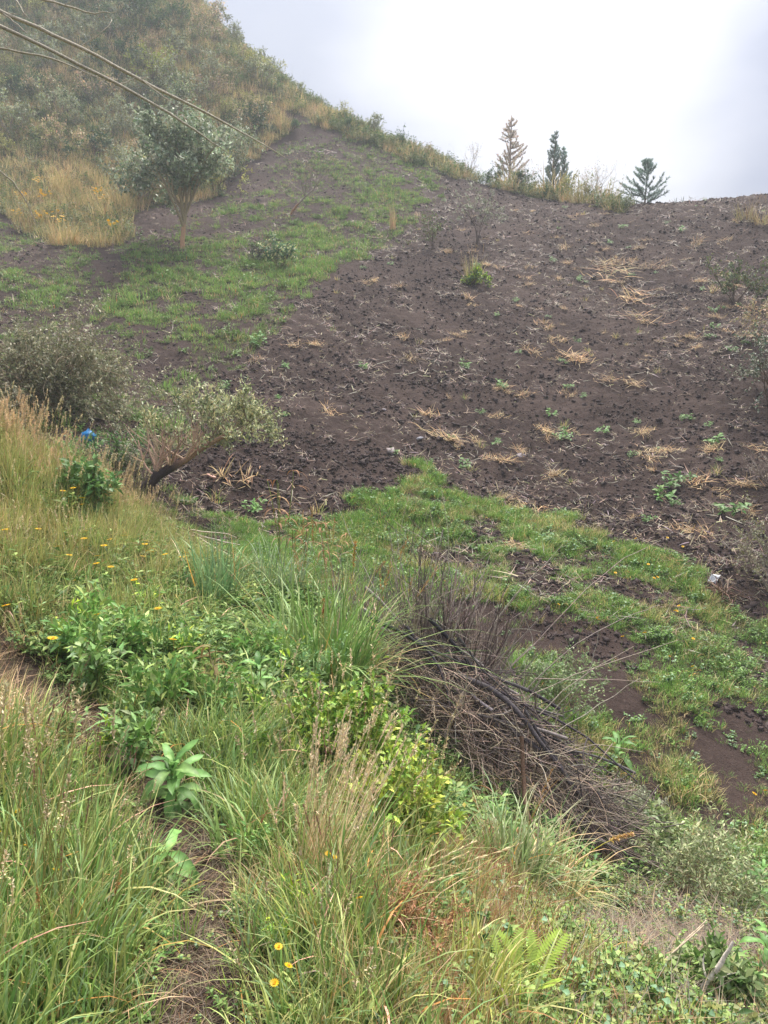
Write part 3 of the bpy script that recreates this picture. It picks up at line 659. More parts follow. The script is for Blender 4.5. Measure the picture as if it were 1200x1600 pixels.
plant('shrub', 455, (180, 110), 'dark bluish shrub behind the bare branches high on the hill', 'shrub', 2.6, 3.6, GRN2, BROWN, 10, .18, .09, 12)
plant('shrub', 456, (275, 190), 'dark shrub just above the orange trunked tree', 'shrub', 2.6, 3.2, GRN2 + GRN1, BROWN, 10, .17, .08, 12)
plant('shrub', 457, (30, 160), 'dark shrub at the left edge halfway up the hill', 'shrub', 2.0, 2.4, GRN2, BROWN, 9, .16, .08, 12)
# tussocks of golden grass
def tussock(seed, n, rad_, h, wd, pal, lean=.25, bend=.8, heads=0, hc=None, S=5):
    g = clump(seed, n, rad_, h, wd, lean, bend, pal, S=S, tipmix=.3)
    if heads: seedstalk(seed + 1, heads, rad_, h * 1.25, pal[0], hc, h * .3, 30, .8, .25, g)
    return g
GOLD = [c(206,184,130), c(222,204,156), c(184,166,116), c(190,182,120), c(150,146,90)]
gm_ = [tussock(500 + k, 110, .5, 1.1, .022, GOLD, .3, .8, 12, c(220,186,140)).mesh('golden_grass', (STRAW,)) for k in range(4)]
r = np.random.default_rng(22)
for k in range(30):
    for _ in range(60):
        uu, vv = r.uniform(15, 208), r.uniform(285, 385)
        if gold(uu, vv): break
    p_ = at(uu, vv, 20)
    link('golden_grass_tussock', gm_[k % 4], cat='grass tussock', group='golden grass at the foot of the hill', label='golden seeding grass tussock ' + ('at the left end of the golden patch' if uu < 75 else 'in the middle of the golden patch' if uu < 140 else 'at the right end of the golden patch') + (' behind the others' if vv < 325 else ' near the soil' if vv > 362 else ''), loc=p_ - [0, 0, .05], rot=(0, 0, r.uniform(0, 6.28)), scl=r.uniform(.75, 1.3))
for uu, vv, lb, s_ in [(240,255,'dry tan grass tussock hanging left of the orange trunked tree',1.5),(190,330,'pale brown drooping tussock at the right end of the golden grass',1.3),(445,205,'pale yellow tussock beside the small dark shrub by the soil lane',1.2),(225,300,'brown drooping tussock under the left side of the orange trunked tree crown',1.4),
                       (862,292,'pale yellow grass tussock on the ridge below the paired conifers',1.7),(905,300,'straw coloured tussock on the ridge right of the paired conifers',1.4),(800,268,'tan grass tussock at the foot of the brownish conifer',1.5),(948,312,'last pale tussock at the right end of the ridge hedge',1.3),
                       (1165,345,'yellowish grass tussock near the top right of the field',.9),(1190,352,'orange dry tussock at the right edge near the field top',.9)]:
    p_ = at(uu, vv, 20); link('grass_tussock', gm_[int(uu) % 4], cat='grass tussock', label=lb, loc=p_ - [0, 0, .05], rot=(0, 0, uu), scl=s_)
# yellow flowering weeds among the golden grass
def flowerhead(g, q, nrm, s_, r_, col1=c(250,204,30,.85), n=11):
    nrm = unit(nrm); a = np.arange(n) * 2 * math.pi / n + r_.uniform(0, 1); s0 = unit(np.cross(nrm, [.3, .2, .9])); t0 = np.cross(nrm, s0)
    d = s0 * np.cos(a)[:, None] + t0 * np.sin(a)[:, None] + nrm * .25
    leaves(np.repeat(q[None], n, 0), d, s_, s_ * .5, col1 * np.exp(r_.normal(0, .06, (n, 1))), g, 0, .1, r_, up=nrm + np.zeros((n, 3)))
    n2 = 8; d = s0 * np.cos(a[:n2])[:, None] + t0 * np.sin(a[:n2])[:, None] + nrm * .9
    leaves(np.repeat((q + nrm * s_ * .05)[None], n2, 0), d, s_ * .5, s_ * .3, c(226,160,18,.85), g, 0, .1, r_, up=nrm + np.zeros((n2, 3)))
def yellow_weed(seed, h, nh, s_):
    r_ = np.random.default_rng(seed); g = herb(seed, 9, .2, h * .8, .09, .04, [MID, DARK, OLIVE])
    for k in range(nh):
        a = r_.uniform(0, 6.283); q = np.array([math.cos(a), math.sin(a), 0]) * r_.uniform(0, .28) + [0, 0, h * r_.uniform(.7, 1.1)]
        flowerhead(g, q, [r_.normal(0, .3), -.5, .8], s_, r_)
    return g.mesh('flowering_weed', (PETAL,))
yw = [yellow_weed(520, .55, 12, .06), yellow_weed(521, .5, 9, .06)]
for k, (uu, vv) in enumerate([(60,300),(35,320),(62,355),(90,350),(95,362),(150,318),(68,322),(30,350),(160,330),(170,368)]):
    link('flowering_weed', yw[k % 2], cat='weed', group='yellow weeds at the foot of the golden grass', label='weed dotted with yellow flowers among golden grass on the hill foot', loc=at(uu, vv, 20), rot=(0, 0, k * 1.7), scl=1.5)

# conifers on the ridge
def conifer(seed, h, w, pal, wood, open_=.3, up=.35, nwh=13, start=.12, tl=.15):
    r = np.random.default_rng(seed); gw = Geo(); gl = Geo()
    tr = curve(r, [0, 0, -.2], [0, 0, 1], h + .2, 9, .02); tube(gw, tr, np.linspace(h * .022, h * .003, 10), wood, 6)
    for k in range(nwh):
        f = start + (1 - start) * (k / nwh) ** .95; i = min(int(f * 9), 8); p0 = tr[i] + (tr[i + 1] - tr[i]) * (f * 9 - i)
        L0 = w * .5 * (1 - f) ** .85 * (1.1 if f > start + .1 else .8) + .05
        for b in range(r.integers(6, 9)):
            if r.uniform() < open_ * .5: continue
            a = r.uniform(0, 6.283); L = L0 * r.uniform(.55, 1.2)
            pts = curve(r, p0, [math.cos(a), math.sin(a), up * r.uniform(.2, 1.2)], L, 5, .08, up=up * .35); tube(gw, pts, np.linspace(.018, .005, 6) * h / 4, wood, 3)
            n = int(60 * L / .6) + 16; t = r.uniform(.15, 1, n) * 4.99; j = t.astype(int); q = pts[j] + (pts[j + 1] - pts[j]) * (t - j)[:, None]
            d = unit(pts[-1] - pts[0]) * .8 + r.normal(0, .55, (n, 3)) + [0, 0, .35]
            leaves(q, d, tl * r.uniform(.7, 1.3, n), tl * .22, pick(r, pal, n, .12) * np.exp(r.normal(0, .12)), gl, 0, .1, r)
    n = 40; leaves(tr[-1] - (tr[-1] - tr[-3]) * r.uniform(0, 1, (n, 1)), r.normal(0, .4, (n, 3)) + [0, 0, 1], tl, tl * .2, pick(r, pal, n), gl, 0, .1, r)
    return gw, gl
def tree(name, label, pos, gw, gl, rot=0., cat='tree', group=None, trunk='trunk', crown='crown'):
    o = link(name, None, label=label, cat=cat, group=group, loc=pos, rot=(0, 0, rot))
    link(trunk, gw.mesh(name + '_' + trunk, (WOOD,)), o); link(crown, gl.mesh(name + '_' + crown, (LEAF,)), o); return o
CONA = [c(222,204,194), c(206,192,182), c(180,180,162)]; CONB = [c(164,186,176), c(150,172,160), c(180,196,182)]  # needle colours lightened to carry haze and light from behind
def behind(u, v, dd):
    p_ = at(u, v, 20); k = (p_[1] + dd) / p_[1]; q = p_ * k; q[2] = hz(q[0], q[1]); return q
def top_at(pos, v):  # height that reaches photo row v from a base point
    lo, hi_ = .2, 30.
    for _ in range(40):
        m_ = (lo + hi_) / 2; lo, hi_ = (m_, hi_) if proj(pos[0], pos[1], pos[2] + m_)[1] > v else (lo, m_)
    return lo
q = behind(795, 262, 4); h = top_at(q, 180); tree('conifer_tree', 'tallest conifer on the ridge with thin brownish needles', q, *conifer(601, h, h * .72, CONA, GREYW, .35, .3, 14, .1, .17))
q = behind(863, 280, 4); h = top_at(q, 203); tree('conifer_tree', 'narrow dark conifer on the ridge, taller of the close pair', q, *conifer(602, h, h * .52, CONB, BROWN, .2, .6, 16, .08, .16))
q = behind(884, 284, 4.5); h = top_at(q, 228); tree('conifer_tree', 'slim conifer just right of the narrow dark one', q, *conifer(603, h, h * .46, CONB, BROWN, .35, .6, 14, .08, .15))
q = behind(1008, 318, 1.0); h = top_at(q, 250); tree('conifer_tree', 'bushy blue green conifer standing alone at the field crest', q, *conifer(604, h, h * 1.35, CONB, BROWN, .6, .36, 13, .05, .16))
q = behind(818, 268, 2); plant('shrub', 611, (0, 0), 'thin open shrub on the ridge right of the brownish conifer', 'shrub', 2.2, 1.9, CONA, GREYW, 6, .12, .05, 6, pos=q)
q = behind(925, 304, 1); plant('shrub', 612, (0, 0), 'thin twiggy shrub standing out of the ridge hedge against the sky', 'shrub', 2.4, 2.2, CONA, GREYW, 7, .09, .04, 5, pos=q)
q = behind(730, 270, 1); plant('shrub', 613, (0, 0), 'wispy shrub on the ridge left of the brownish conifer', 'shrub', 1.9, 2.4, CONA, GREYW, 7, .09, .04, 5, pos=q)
for uu, lb in [(1056, 'left one of two tiny dark sprigs on the field crest'), (1067, 'right one of two tiny dark sprigs on the field crest')]:
    q = behind(uu, 311, .3); link('sprig', clump(614, 9, .05, .62, .06, .12, .25, CONB, S=4).mesh('sprig', (LEAF,)), label=lb, cat='sapling', loc=q, scl=.9)
# tall dry stems rising over the hedge
dm = [seedstalk(620 + k, 8, .5, 1.9, c(176,166,120), c(190,180,150), .4, 16, .6, .12).mesh('dry_stems', (STRAW,)) for k in range(3)]
r = np.random.default_rng(23)
for k, uu in enumerate(list(range(350, 700, 24)) + list(range(700, 975, 16))):
    vv = np.interp(uu, [330, 450, 600, 720, 830, 975], [40, 140, 220, 270, 300, 320]) + 6
    link('dry_weed', dm[k % 3], cat='dry weed', group='dry stems along the ridge', label='thin pale dry stems standing over the ridge hedge against the sky', loc=behind(uu, vv, .5), rot=(0, 0, k), scl=r.uniform(.6, 1.15))

# tree with the orange trunk
def leafy_tree(seed, h, trunk_h, w, r0, pal, wood, woodlow, ll, lw, per, nst=5, lean=(0, 0), depth=3, nch=3):
    r = np.random.default_rng(seed); gw = Geo(); gl = Geo(); tips = []
    tr = curve(r, [0, 0, -.1], [lean[0], lean[1], 1], trunk_h + .1, 6, .05); cc = np.array([woodlow] * 5 + [wood] * 2); tube(gw, tr, np.linspace(r0, r0 * .75, 7), cc, 7)
    for k in range(nst):
        a = 6.283 * (k + r.uniform(0, .6)) / nst; d = np.array([math.cos(a) * w / h * .75, math.sin(a) * w / h * .75, 1.0])
        grow(r, gw, tr[r.integers(4, 7)], d, (h - trunk_h) * r.uniform(.55, .8), r0 * .6, depth - 1, nch + 1, .55, wood, tips, up=.03)
    for tp in tips:
        n = int(per * r.uniform(.5, 1.5)); q = tp[r.integers(0, len(tp), n)] + r.normal(0, .12, (n, 3)); tone = np.exp(r.normal(0, .18))
        leaves(q, r.normal(0, 1, (n, 3)) + [0, 0, -.2], ll * r.uniform(.6, 1.3, n), lw * r.uniform(.7, 1.3, n), pick(r, pal, n, .14) * tone, gl, 0, .2, r)
    return gw, gl
p_ = at(285, 388, 20); h = top_at(p_, 165)
tree('leafy_tree', 'leafy grey green tree with a thin orange and white trunk at the hill foot', p_, *leafy_tree(631, h, top_at(p_, 336), h * .70, .12, [c(158,168,142), c(138,150,120), c(190,196,168), c(112,132,98)], c(168,150,120), c(190,150,118), .22, .11, 72, nst=10))
plant('shrub', 632, (232, 318), 'grey green shrub filling the gap left of the orange trunked tree', 'shrub', 2.6, 2.8, GRN1, GREYW, 11, .17, .08, 13)
plant('shrub', 633, (352, 268), 'grey green shrub behind the right side of the orange trunked tree', 'shrub', 3.6, 3.4, GRN1 + [c(112,132,98)], GREYW, 12, .18, .09, 13)
# dead leaning sapling
p_ = at(452, 335, 20); r = np.random.default_rng(641); gw = Geo(); tips = []
tr = curve(r, [0, 0, -.1], [.55, 0, 1], top_at(p_, 275) * 1.05, 6, .06); tube(gw, tr, np.linspace(.07, .035, 7), np.array([c(150,110,80)] * 3 + [GREYW] * 4), 6)
for k in range(9): grow(r, gw, tr[r.integers(4, 7)], [r.normal(.1, .5), r.normal(0, .5), 1], 1.5, .025, 2, 4, .5, GREYW, tips, sides=4)
o = link('bare_sapling', None, label='dead leaning sapling with bare twigs on the green strip', cat='tree', loc=p_); link('trunk', gw.mesh('bare_sapling_trunk', (WOOD,)), o)
gl = Geo(); r = np.random.default_rng(642)
for tp in tips: leaves(tp[r.integers(0, len(tp), 2)], r.normal(0, 1, (2, 3)), .07, .03, pick(r, [GREYG, TAN], 2), gl, 0, .2, r)
link('dry_leaves', gl.mesh('bare_sapling_leaves', (LEAF,)), o)
plant('shrub', 650, (435, 418), 'small plant with cream tips over dark green leaves on the green strip', 'plant', 1.15, 1.0, [c(90,124,88), c(78,112,80), c(110,140,100), c(214,208,160)], BROWN, 9, .13, .06, 10)
plant('shrub', 651, (402, 405), 'dark shrivelled shrub left of the cream tipped plant', 'shrub', .7, .95, [c(90,82,76), c(70,66,62), DARK], DKW, 9, .09, .04, 6)
plant('sapling', 652, (745, 385), 'slim grey sapling with a fine twiggy crown on the ploughed field', 'sapling', 2.9, 1.25, [c(150,152,134), c(128,132,112), GREYG], c(110,96,88), 4, .10, .04, 15, depth=3, nch=3, r0=.035)
link('grass_tussock', tussock(653, 120, .35, 1.15, .02, [STRW, OLIVE, YG], .15, .35, 10, TAN).mesh('tussock_by_sapling', (LEAF,)), cat='grass tussock', label='straw and green tussock at the foot of the slim grey sapling', loc=at(740, 443, 15))
plant('weed', 654, (742, 447), 'dark leafy weed growing below the tussock under the slim sapling', 'weed', .6, .9, [MID, DARK, LIME], BROWN, 9, .12, .05, 10)
plant('shrub', 655, (676, 392), 'thin green shrub left of the slim grey sapling', 'shrub', 1.7, 1.0, [c(130,144,100), OLIVE, MID], BROWN, 5, .11, .05, 8)
link('dry_stalk_clump', tussock(656, 60, .16, 1.35, .018, [TAN, c(206,170,140), STRW], .06, .15, 8, TAN).mesh('dry_stalk_clump', (STRAW,)), cat='dry plant', label='upright pink tan dry stalks at the edge of the green strip', loc=at(614, 357, 15))
plant('shrub', 657, (1148, 468), 'round green shrub with a bare twig near the right side of the field', 'shrub', 1.35, 1.9, [c(120,138,92), c(96,118,80), OLIVE], BROWN, 10, .10, .05, 13)
plant('dry_shrub', 658, (1194, 535), 'dry tan shrub cut by the right edge of the photo', 'shrub', 1.3, 1.3, GRN4, GREYW, 9, .09, .04, 8)
plant('shrub', 659, (1205, 632), 'dark green shrub with pale leaf tips at the right edge', 'shrub', 1.9, 1.3, [c(96,116,88), c(78,98,74), c(190,190,168)], BROWN, 11, .08, .04, 14)
plant('dry_shrub', 660, (1205, 765), 'faint grey twiggy shrub at the right edge lower on the field', 'shrub', .75, .8, [GREYW, c(170,162,150)], GREYW, 9, .03, .012, 4)
plant('shrub', 661, (1215, 935), 'pale grey leaved shrub at the right edge above the gully grass', 'shrub', 1.35, 1.2, [c(176,170,144), c(150,150,124), OLIVE], GREYW, 11, .055, .022, 12)

# ------------------------------------------------------------------ bits lying on the field
def straw_heap(seed, n, rad_, L, wd):
    r_ = np.random.default_rng(seed); g = Geo(); m_ = r_.integers(2, 5); th = r_.uniform(0, 3.14)
    for q in range(m_):   # a few limp wisps, raked one way, unequal
        k_ = max(5, int(n / m_ * r_.uniform(.4, 1.6))); P0 = r_.normal(0, 1, (k_, 3)) * [rad_ * .5, rad_ * .22, 0] + [r_.normal(0, rad_ * .5), r_.normal(0, rad_ * .35), 0]
        a_ = th + r_.normal(0, .5); P0[:, :2] = P0[:, :2] @ np.array([[math.cos(th), math.sin(th)], [-math.sin(th), math.cos(th)]]); P0[:, 2] = r_.uniform(.0, .06, k_)
        cc = pick(r_, [c(212,178,130,.95), c(226,198,150,.95), c(190,152,112,.9), c(204,178,142,.9), c(164,138,108,.8)], k_, .16)
        blades(P0, a_ + r_.normal(0, .7, k_) + r_.choice([0, 3.14], k_), r_.uniform(.8, 1.45, k_), L * r_.uniform(.35, 1.2, k_), wd * r_.uniform(.6, 1.4, k_), r_.normal(.5, .6, k_), cc, cc * .9, 5, g)
    for q in g.V: q[:, 2] = np.maximum(q[:, 2], .004 + .02 * np.abs(np.sin(q[:, 0] * 40 + q[:, 1] * 23)))
    return g.mesh('straw_heap', (STRAW,))
sh = [straw_heap(700 + k, 52 + 8 * (k % 4), .24, .30, .014) for k in range(12)]
r = np.random.default_rng(24); taken = []
def lay(name, me, uu, vv, label, cat, group=None, s_=1., tilt=.0, sink=.01):
    p_ = at(uu, vv, 8); taken.append((uu, vv)); s_ = s_ * (1.45 if name == 'straw_heap' else 1.15 if name == 'green_weed' else 1)
    return link(name, me, label=label, cat=cat, group=group, loc=p_ - [0, 0, sink], rot=[float(q) for q in lie_flat(p_[0], p_[1], r.uniform(0, 6.28), .06, r)[0]], scl=s_)
for uu, vv, s_, lb in [(948,428,2.3,'largest heap of pale straw lying on the upper field'),(965,412,1.7,'straw heap touching the upper right of the largest heap'),(985,462,1.7,'straw heap just below and right of the largest heap'),(1003,502,1.5,'curled bright straw heap on bare soil at the right of the field'),
                       (1010,415,1.5,'loose straw strewn right of the largest heap'),(895,560,1.1,'straw heap alone in the middle right of the field'),(686,682,1.0,'straw tuft right of the pale stones low on the field'),(357,748,1.0,'flat yellow straw patch beside the pinkish stone'),(1010,712,.9,'straw tuft low on the right of the field'),
                       (1192,705,1.0,'orange straw tuft at the right edge of the field'),(805,855,.6,'tan straw tuft in the grass at the foot of the field'),(1085,385,1.2,'orange straw heap near the top of the field at right'),(640,560,.8,'pale straw heap in the centre left of the field'),(665,648,.8,'small straw tuft above the pale stones'),(880,385,1.2,'thin straw heap high in the middle of the field'),(1040,880,.6,'dry leaf heap at the grass edge left of the white scrap')]:
    lay('straw_heap', sh[r.integers(12)], uu, vv, lb, 'straw heap', s_=s_)
wm = [herb(720 + k, 7, .14, .2, .10, .045, [c(110,156,74), c(96,140,66), MID]).mesh('green_weed', (LEAF,)) for k in range(4)] + [clump(725 + k, 30, .1, .26, .012, .45, .7, [c(170,176,90), c(120,160,70), STRW], S=3).mesh('weed_tuft', (LEAF,)) for k in range(3)]
for uu, vv, s_, lb in [(1052,755,1.5,'bright green weed low on the right of the ploughed soil'),(1040,775,1.2,'yellow green weed just below the bright green one'),(1140,800,1.3,'green weed right of the lower ploughed soil'),(880,678,1.1,'green weed in the lower middle of the field'),(405,540,1.3,'tall yellowish weed at the edge of the green strip')]:
    lay('green_weed', wm[r.integers(4)], uu, vv, lb, 'weed', s_=s_)
sk = []
for k in range(5):
    g = Geo(); r_ = np.random.default_rng(740 + k)
    for j in range(2):
        pts = curve(r_, [r_.normal(0, .05), r_.normal(0, .05), .03], [1, r_.normal(0, .5), .12], .7 * r_.uniform(.5, 1), 6, .25); pts[:, 2] = np.abs(pts[:, 2] - .03) * .6 + .012
        tube(g, pts, np.linspace(.012, .006, 7), c(190,168,146) * r_.uniform(.75, 1.1), 4)
    sk.append(g.mesh('dry_stick', (WOOD,)))
cand = [('straw_heap', sh, 'small heap of dry straw on the ploughed field', 'straw heap', 'straw heaps on the ploughed field', 130, .3, .85),
        ('green_weed', wm, 'small green weed sprouting from the ploughed field', 'weed', 'weeds on the ploughed field', 110, .4, 1.0),
        ('dry_stick', sk, 'short dry stick lying on the ploughed field', 'stick', 'dry sticks on the ploughed field', 70, .5, 1.1)]
for nm, ms, lb, ct, gp, cnt, a0, a1 in cand:
    k = 0
    while k < cnt:
        uu, vv = r.uniform(330, 1200), r.uniform(310, 830) if r.uniform() < .6 else r.uniform(310, 560)
        x_, y_, z_ = at(uu, vv, 9); hi, l, s_, nbk, *_ = zones(np.array([x_]), np.array([y_]))
        if hi[0] or l[0] or s_[0] or nbk[0]: continue
        if nm == 'straw_heap' and r.uniform() > (.3 + .7 * (uu > 650)) : continue
        lay(nm, ms[r.integers(len(ms))], uu, vv, lb + (' high' if vv < 450 else ' half way up' if vv < 620 else ' low') + (' on the left' if uu < 620 else ' in the middle' if uu < 900 else ' on the right'), ct, gp, r.uniform(a0, a1)); k += 1
def stone(seed, s_, cc):
    g = clod(seed); return mesh('stone', np.concatenate(g.V) * [s_, s_ * .8, s_ * .7], np.concatenate(g.Q), np.tile(cc, (g.n, 1)), (STONE,), smooth=True)
for uu, vv, s_, cc, lb in [(655,684,.17,c(176,174,180),'pale grey stone low on the ploughed field'),(611,703,.26,c(160,148,146),'flat brownish stone left of the pale grey stone'),(332,751,.12,c(226,178,160),'pinkish stone near the fallen stump'),(815,709,.2,c(150,140,142),'grey stone in the lower middle of the field'),(600,645,.14,c(150,142,146),'small grey stone above the flat brownish stone')]:
    lay('stone', stone(int(uu), s_, cc), uu, vv, lb, 'stone', sink=-s_ * .12)
# white scrap and heap of roots at the edge of the gully
g = Geo(); r_ = np.random.default_rng(760); nx, ny = 9, 6; X, Y = np.meshgrid(np.linspace(-.5, .5, nx), np.linspace(-.5, .5, ny))
Z = .10 + .11 * np.sin(X * 7 + Y * 2) * (1 - Y) + r_.normal(0, .03, X.shape); V = np.stack([X * .22, Y * .13, Z * .5], -1).reshape(-1, 3)
i = np.arange(ny - 1)[:, None] * nx; j = np.arange(nx - 1)[None]; g.add(V, np.stack([i + j, i + j + 1, i + nx + j + 1, i + nx + j], -1).reshape(-1, 4), c(240,242,246,.9))
g.add(V - [0, 0, .035], np.stack([i + j, i + nx + j, i + nx + j + 1, i + j + 1], -1).reshape(-1, 4), c(240,242,246,.9))
lay('plastic_scrap', g.mesh('plastic_scrap', (PETAL,)), 1113, 911, 'crumpled white plastic scrap at the grass edge on the right', 'litter', s_=1.0)
g = Geo(); r_ = np.random.default_rng(761)
for k in range(40):
    a = r_.uniform(0, 6.28); pts = curve(r_, [r_.normal(0, .08), r_.normal(0, .08), r_.uniform(.0, .12)], [math.cos(a), math.sin(a), r_.uniform(-.1, .6)], r_.uniform(.15, .5), 5, .25); tube(g, pts, np.linspace(.012, .004, 6), pick(r_, [c(150,118,106), c(176,146,128), BROWN], 1)[0], 4)
lay('root_heap', g.mesh('root_heap', (WOOD,)), 1128, 938, 'heap of reddish dry roots below the white scrap', 'root heap', s_=1.0, sink=-.03)

# ------------------------------------------------------------------ left gully: tangled shrub, blue bag, leaning shrub, twig heap
gw, gl = shrub(801, 1.75, 3.6, 44, .085, .032, 24, [c(150,148,118), c(132,134,102), c(112,116,84), c(176,170,140)], c(170,152,130), spread=.75, depth=2, nch=6, up=-.09, combine=False, r0=.022)
r = np.random.default_rng(802); g2 = Geo()
for k in range(46):
    a = r.uniform(-2.6, -.4) if k < 18 else r.uniform(0, 6.28); tube(g2, curve(r, [r.normal(0, .5), r.normal(0, .3), r.uniform(.5, 1.3)], [math.cos(a), math.sin(a) * .6, r.uniform(-.3, .5)], r.uniform(.9, 2.0), 8, .15, grav=.14), np.linspace(.011, .004, 9), c(186,166,140) * r.uniform(.7, 1.1), 4)
p_ = pix(75, 668, 15.5); p_[2] = hz(p_[0], p_[1])
o = link('tangled_shrub', None, label='big grey tangled shrub with tan twigs behind the grass knoll', cat='shrub', loc=p_ - [0, 0, .2])
link('stems', gw.mesh('tangled_shrub_stems', (WOOD,)), o); link('foliage', gl.mesh('tangled_shrub_foliage', (LEAF,)), o); link('bare_twigs', g2.mesh('tangled_shrub_twigs', (WOOD,)), o)
p_ = pix(-60, 690, 15.0); p_[2] = hz(p_[0], p_[1]); plant('shrub', 803, (0, 0), 'grey green shrub left of the tangled one at the photo edge', 'shrub', 1.5, 2.4, GRN1, GREYW, 12, .06, .025, 12, pos=p_)
g = Geo(); r_ = np.random.default_rng(804); nu, nv = 14, 9
th, ph = np.meshgrid(np.linspace(0, math.pi, nv), np.arange(nu) * 2 * math.pi / nu, indexing='ij'); rr = 1 + .10 * np.sin(ph * 3 + th * 5) + r_.normal(0, .05, th.shape)
V = np.stack([np.sin(th) * np.cos(ph) * rr * .13, np.sin(th) * np.sin(ph) * rr * .11, np.cos(th) * rr * .105 + (th < .3) * .035], -1).reshape(-1, 3); i = np.arange(nv - 1)[:, None] * nu; j = np.arange(nu)[None]
g.add(V, np.stack([i + j, i + nu + j, i + nu + (j + 1) % nu, i + (j + 1) % nu], -1).reshape(-1, 4), c(40,130,190,.9))
p_ = pix(138, 683, 12.9)
o = link('plastic_bag', g.mesh('plastic_bag', (PETAL,)), label='bright blue plastic bag caught under the tangled shrub', cat='bag', loc=(p_[0], p_[1], max(p_[2], hz(p_[0], p_[1]) + .08)))
plant('shrub', 805, (0, 0), 'dark green leafy undergrowth below the tangled shrub', 'plant', .75, 1.5, [c(96,136,76), c(80,116,66), MID], BROWN, 14, .08, .035, 10, pos=(lambda q: np.array([q[0], q[1], hz(q[0], q[1])]))(pix(180, 735, 12.4)))
# leaning shrub: dark root end at the left, bare grey limbs, leafy crown lying to the right
p_ = at(222, 788, 10); r = np.random.default_rng(811); gw = Geo(); gl = Geo(); tips = []
tr = np.array([[-.05, 0, -.1], [.02, .02, .25], [.22, .05, .50], [.42, .1, .62], [.62, .2, .74], [.9, .3, .95], [1.25, .4, 1.15], [1.6, .5, 1.25]])
tube(gw, tr, np.array([.12, .10, .085, .07, .05, .04, .035, .03]), np.array([DKW] * 4 + [c(150,120,100)] * 4), 7)
bare = []
for k in range(22):
    i = r.integers(2, 5); grow(r, gw, tr[i], [r.normal(.25, .5), r.normal(-.1, .4), r.uniform(.3, 1)], r.uniform(.45, .85), .022, 1, 4, .45, pick(r, [c(190,164,144), c(170,140,124), c(206,180,156)], 1)[0], bare, sides=4)
for k in range(16):
    i = r.integers(5, 8); grow(r, gw, tr[i], [r.normal(.0, .8), r.normal(0, .6), r.uniform(-.1, .8)], r.uniform(.4, .7), .016, 2, 4, .6, c(140,124,104), tips, sides=4)
for tp in tips:
    n = int(17 * r.uniform(.4, 1.5)); q = tp[r.integers(1, len(tp), n)] + r.normal(0, .05, (n, 3)); tone = np.exp(r.normal(0, .15))
    leaves(q, r.normal(0, .6, (n, 3)) + [0, 0, .6], .085 * r.uniform(.6, 1.2, n), .026, pick(r, [c(204,204,160,1.1), c(180,186,144,1.1), c(140,150,106), c(214,208,156,1.1), c(112,128,84)], n) * tone, gl, 0, .2, r)
o = link('leaning_shrub', None, label='shrub leaning right from a dark root with a pale leafy crown', cat='shrub', loc=p_, rot=(0, 0, 0))
link('trunk', gw.mesh('leaning_shrub_trunk', (WOOD,)), o); link('crown', gl.mesh('leaning_shrub_crown', (LEAF,)), o)
plant('shrub', 812, (208, 775), 'pale grey green upright shrub by the dark root of the leaning shrub', 'shrub', 1.05, .65, [c(178,182,150), c(150,158,124), c(196,190,160)], GREYW, 9, .05, .02, 11, dmin=10.2)
g = Geo(); r_ = np.random.default_rng(813)
for k in range(60):
    pts = curve(r_, [r_.normal(0, .25), r_.normal(0, .1), r_.uniform(.02, .16)], [1, r_.normal(0, .4), r_.normal(-.2, .2)], r_.uniform(.4, .9), 5, .12); pts[:, 2] = np.maximum(pts[:, 2], -.1); tube(g, pts, np.linspace(.011, .004, 6), pick(r_, [c(170,150,134), c(200,182,164), BROWN], 1)[0], 4)
p_ = at(262, 838, 8.8); link('twig_heap', g.mesh('twig_heap', (WOOD,)), label='heap of pale dry twigs at the right foot of the grass knoll', cat='twig heap', loc=p_ + [0, 0, .05], rot=(0, .35, -.4))
#--FG--
# ------------------------------------------------------------------ brush pile
r = np.random.default_rng(900)
A_ = pix(632, 1085, 7.0); B_ = pix(975, 1385, 6.05); A_[2] = hz(*A_[:2]); B_[2] = hz(*B_[:2])
ax = B_ - A_; LEN = np.linalg.norm(ax); ax /= LEN; SD = unit(np.cross(ax, [0, 0, 1])); UPP = np.cross(SD, ax)   # SD: towards the gully or the bank
if SD[0] < 0: SD = -SD
pile = link('brush_pile', None, label='long heap of dark cut branches and dry twigs lying across the bank', cat='brush pile', loc=(A_ + B_) / 2)
C0 = (A_ + B_) / 2
def pile_pt(t, s, hh): # t along 0..1, s across -1..1, hh height 0..1 of the dome
    prof = np.interp(t, [-.1, 0, .12, .35, .65, .9, 1.05], [.15, .7, 1.08, 1.12, .95, .66, .25])
    q = A_ + ax * (LEN * t) + SD * (s * .56 * prof)
    gz = hz(q[0], q[1]); dome = .62 * prof * math.sqrt(max(0, 1 - s * s * .92))
    q = q.copy(); q[2] = gz + .02 + dome * hh; return q
def twig(g, p, d, L, r0, colr, sag=.05, wig=.12, segs=5, sides=3):
    pts = curve(r, p - C0, d, L, segs, wig, grav=sag)
    tube(g, pts, np.linspace(r0, r0 * .35, segs + 1), colr, sides)
    return pts
g = Geo()
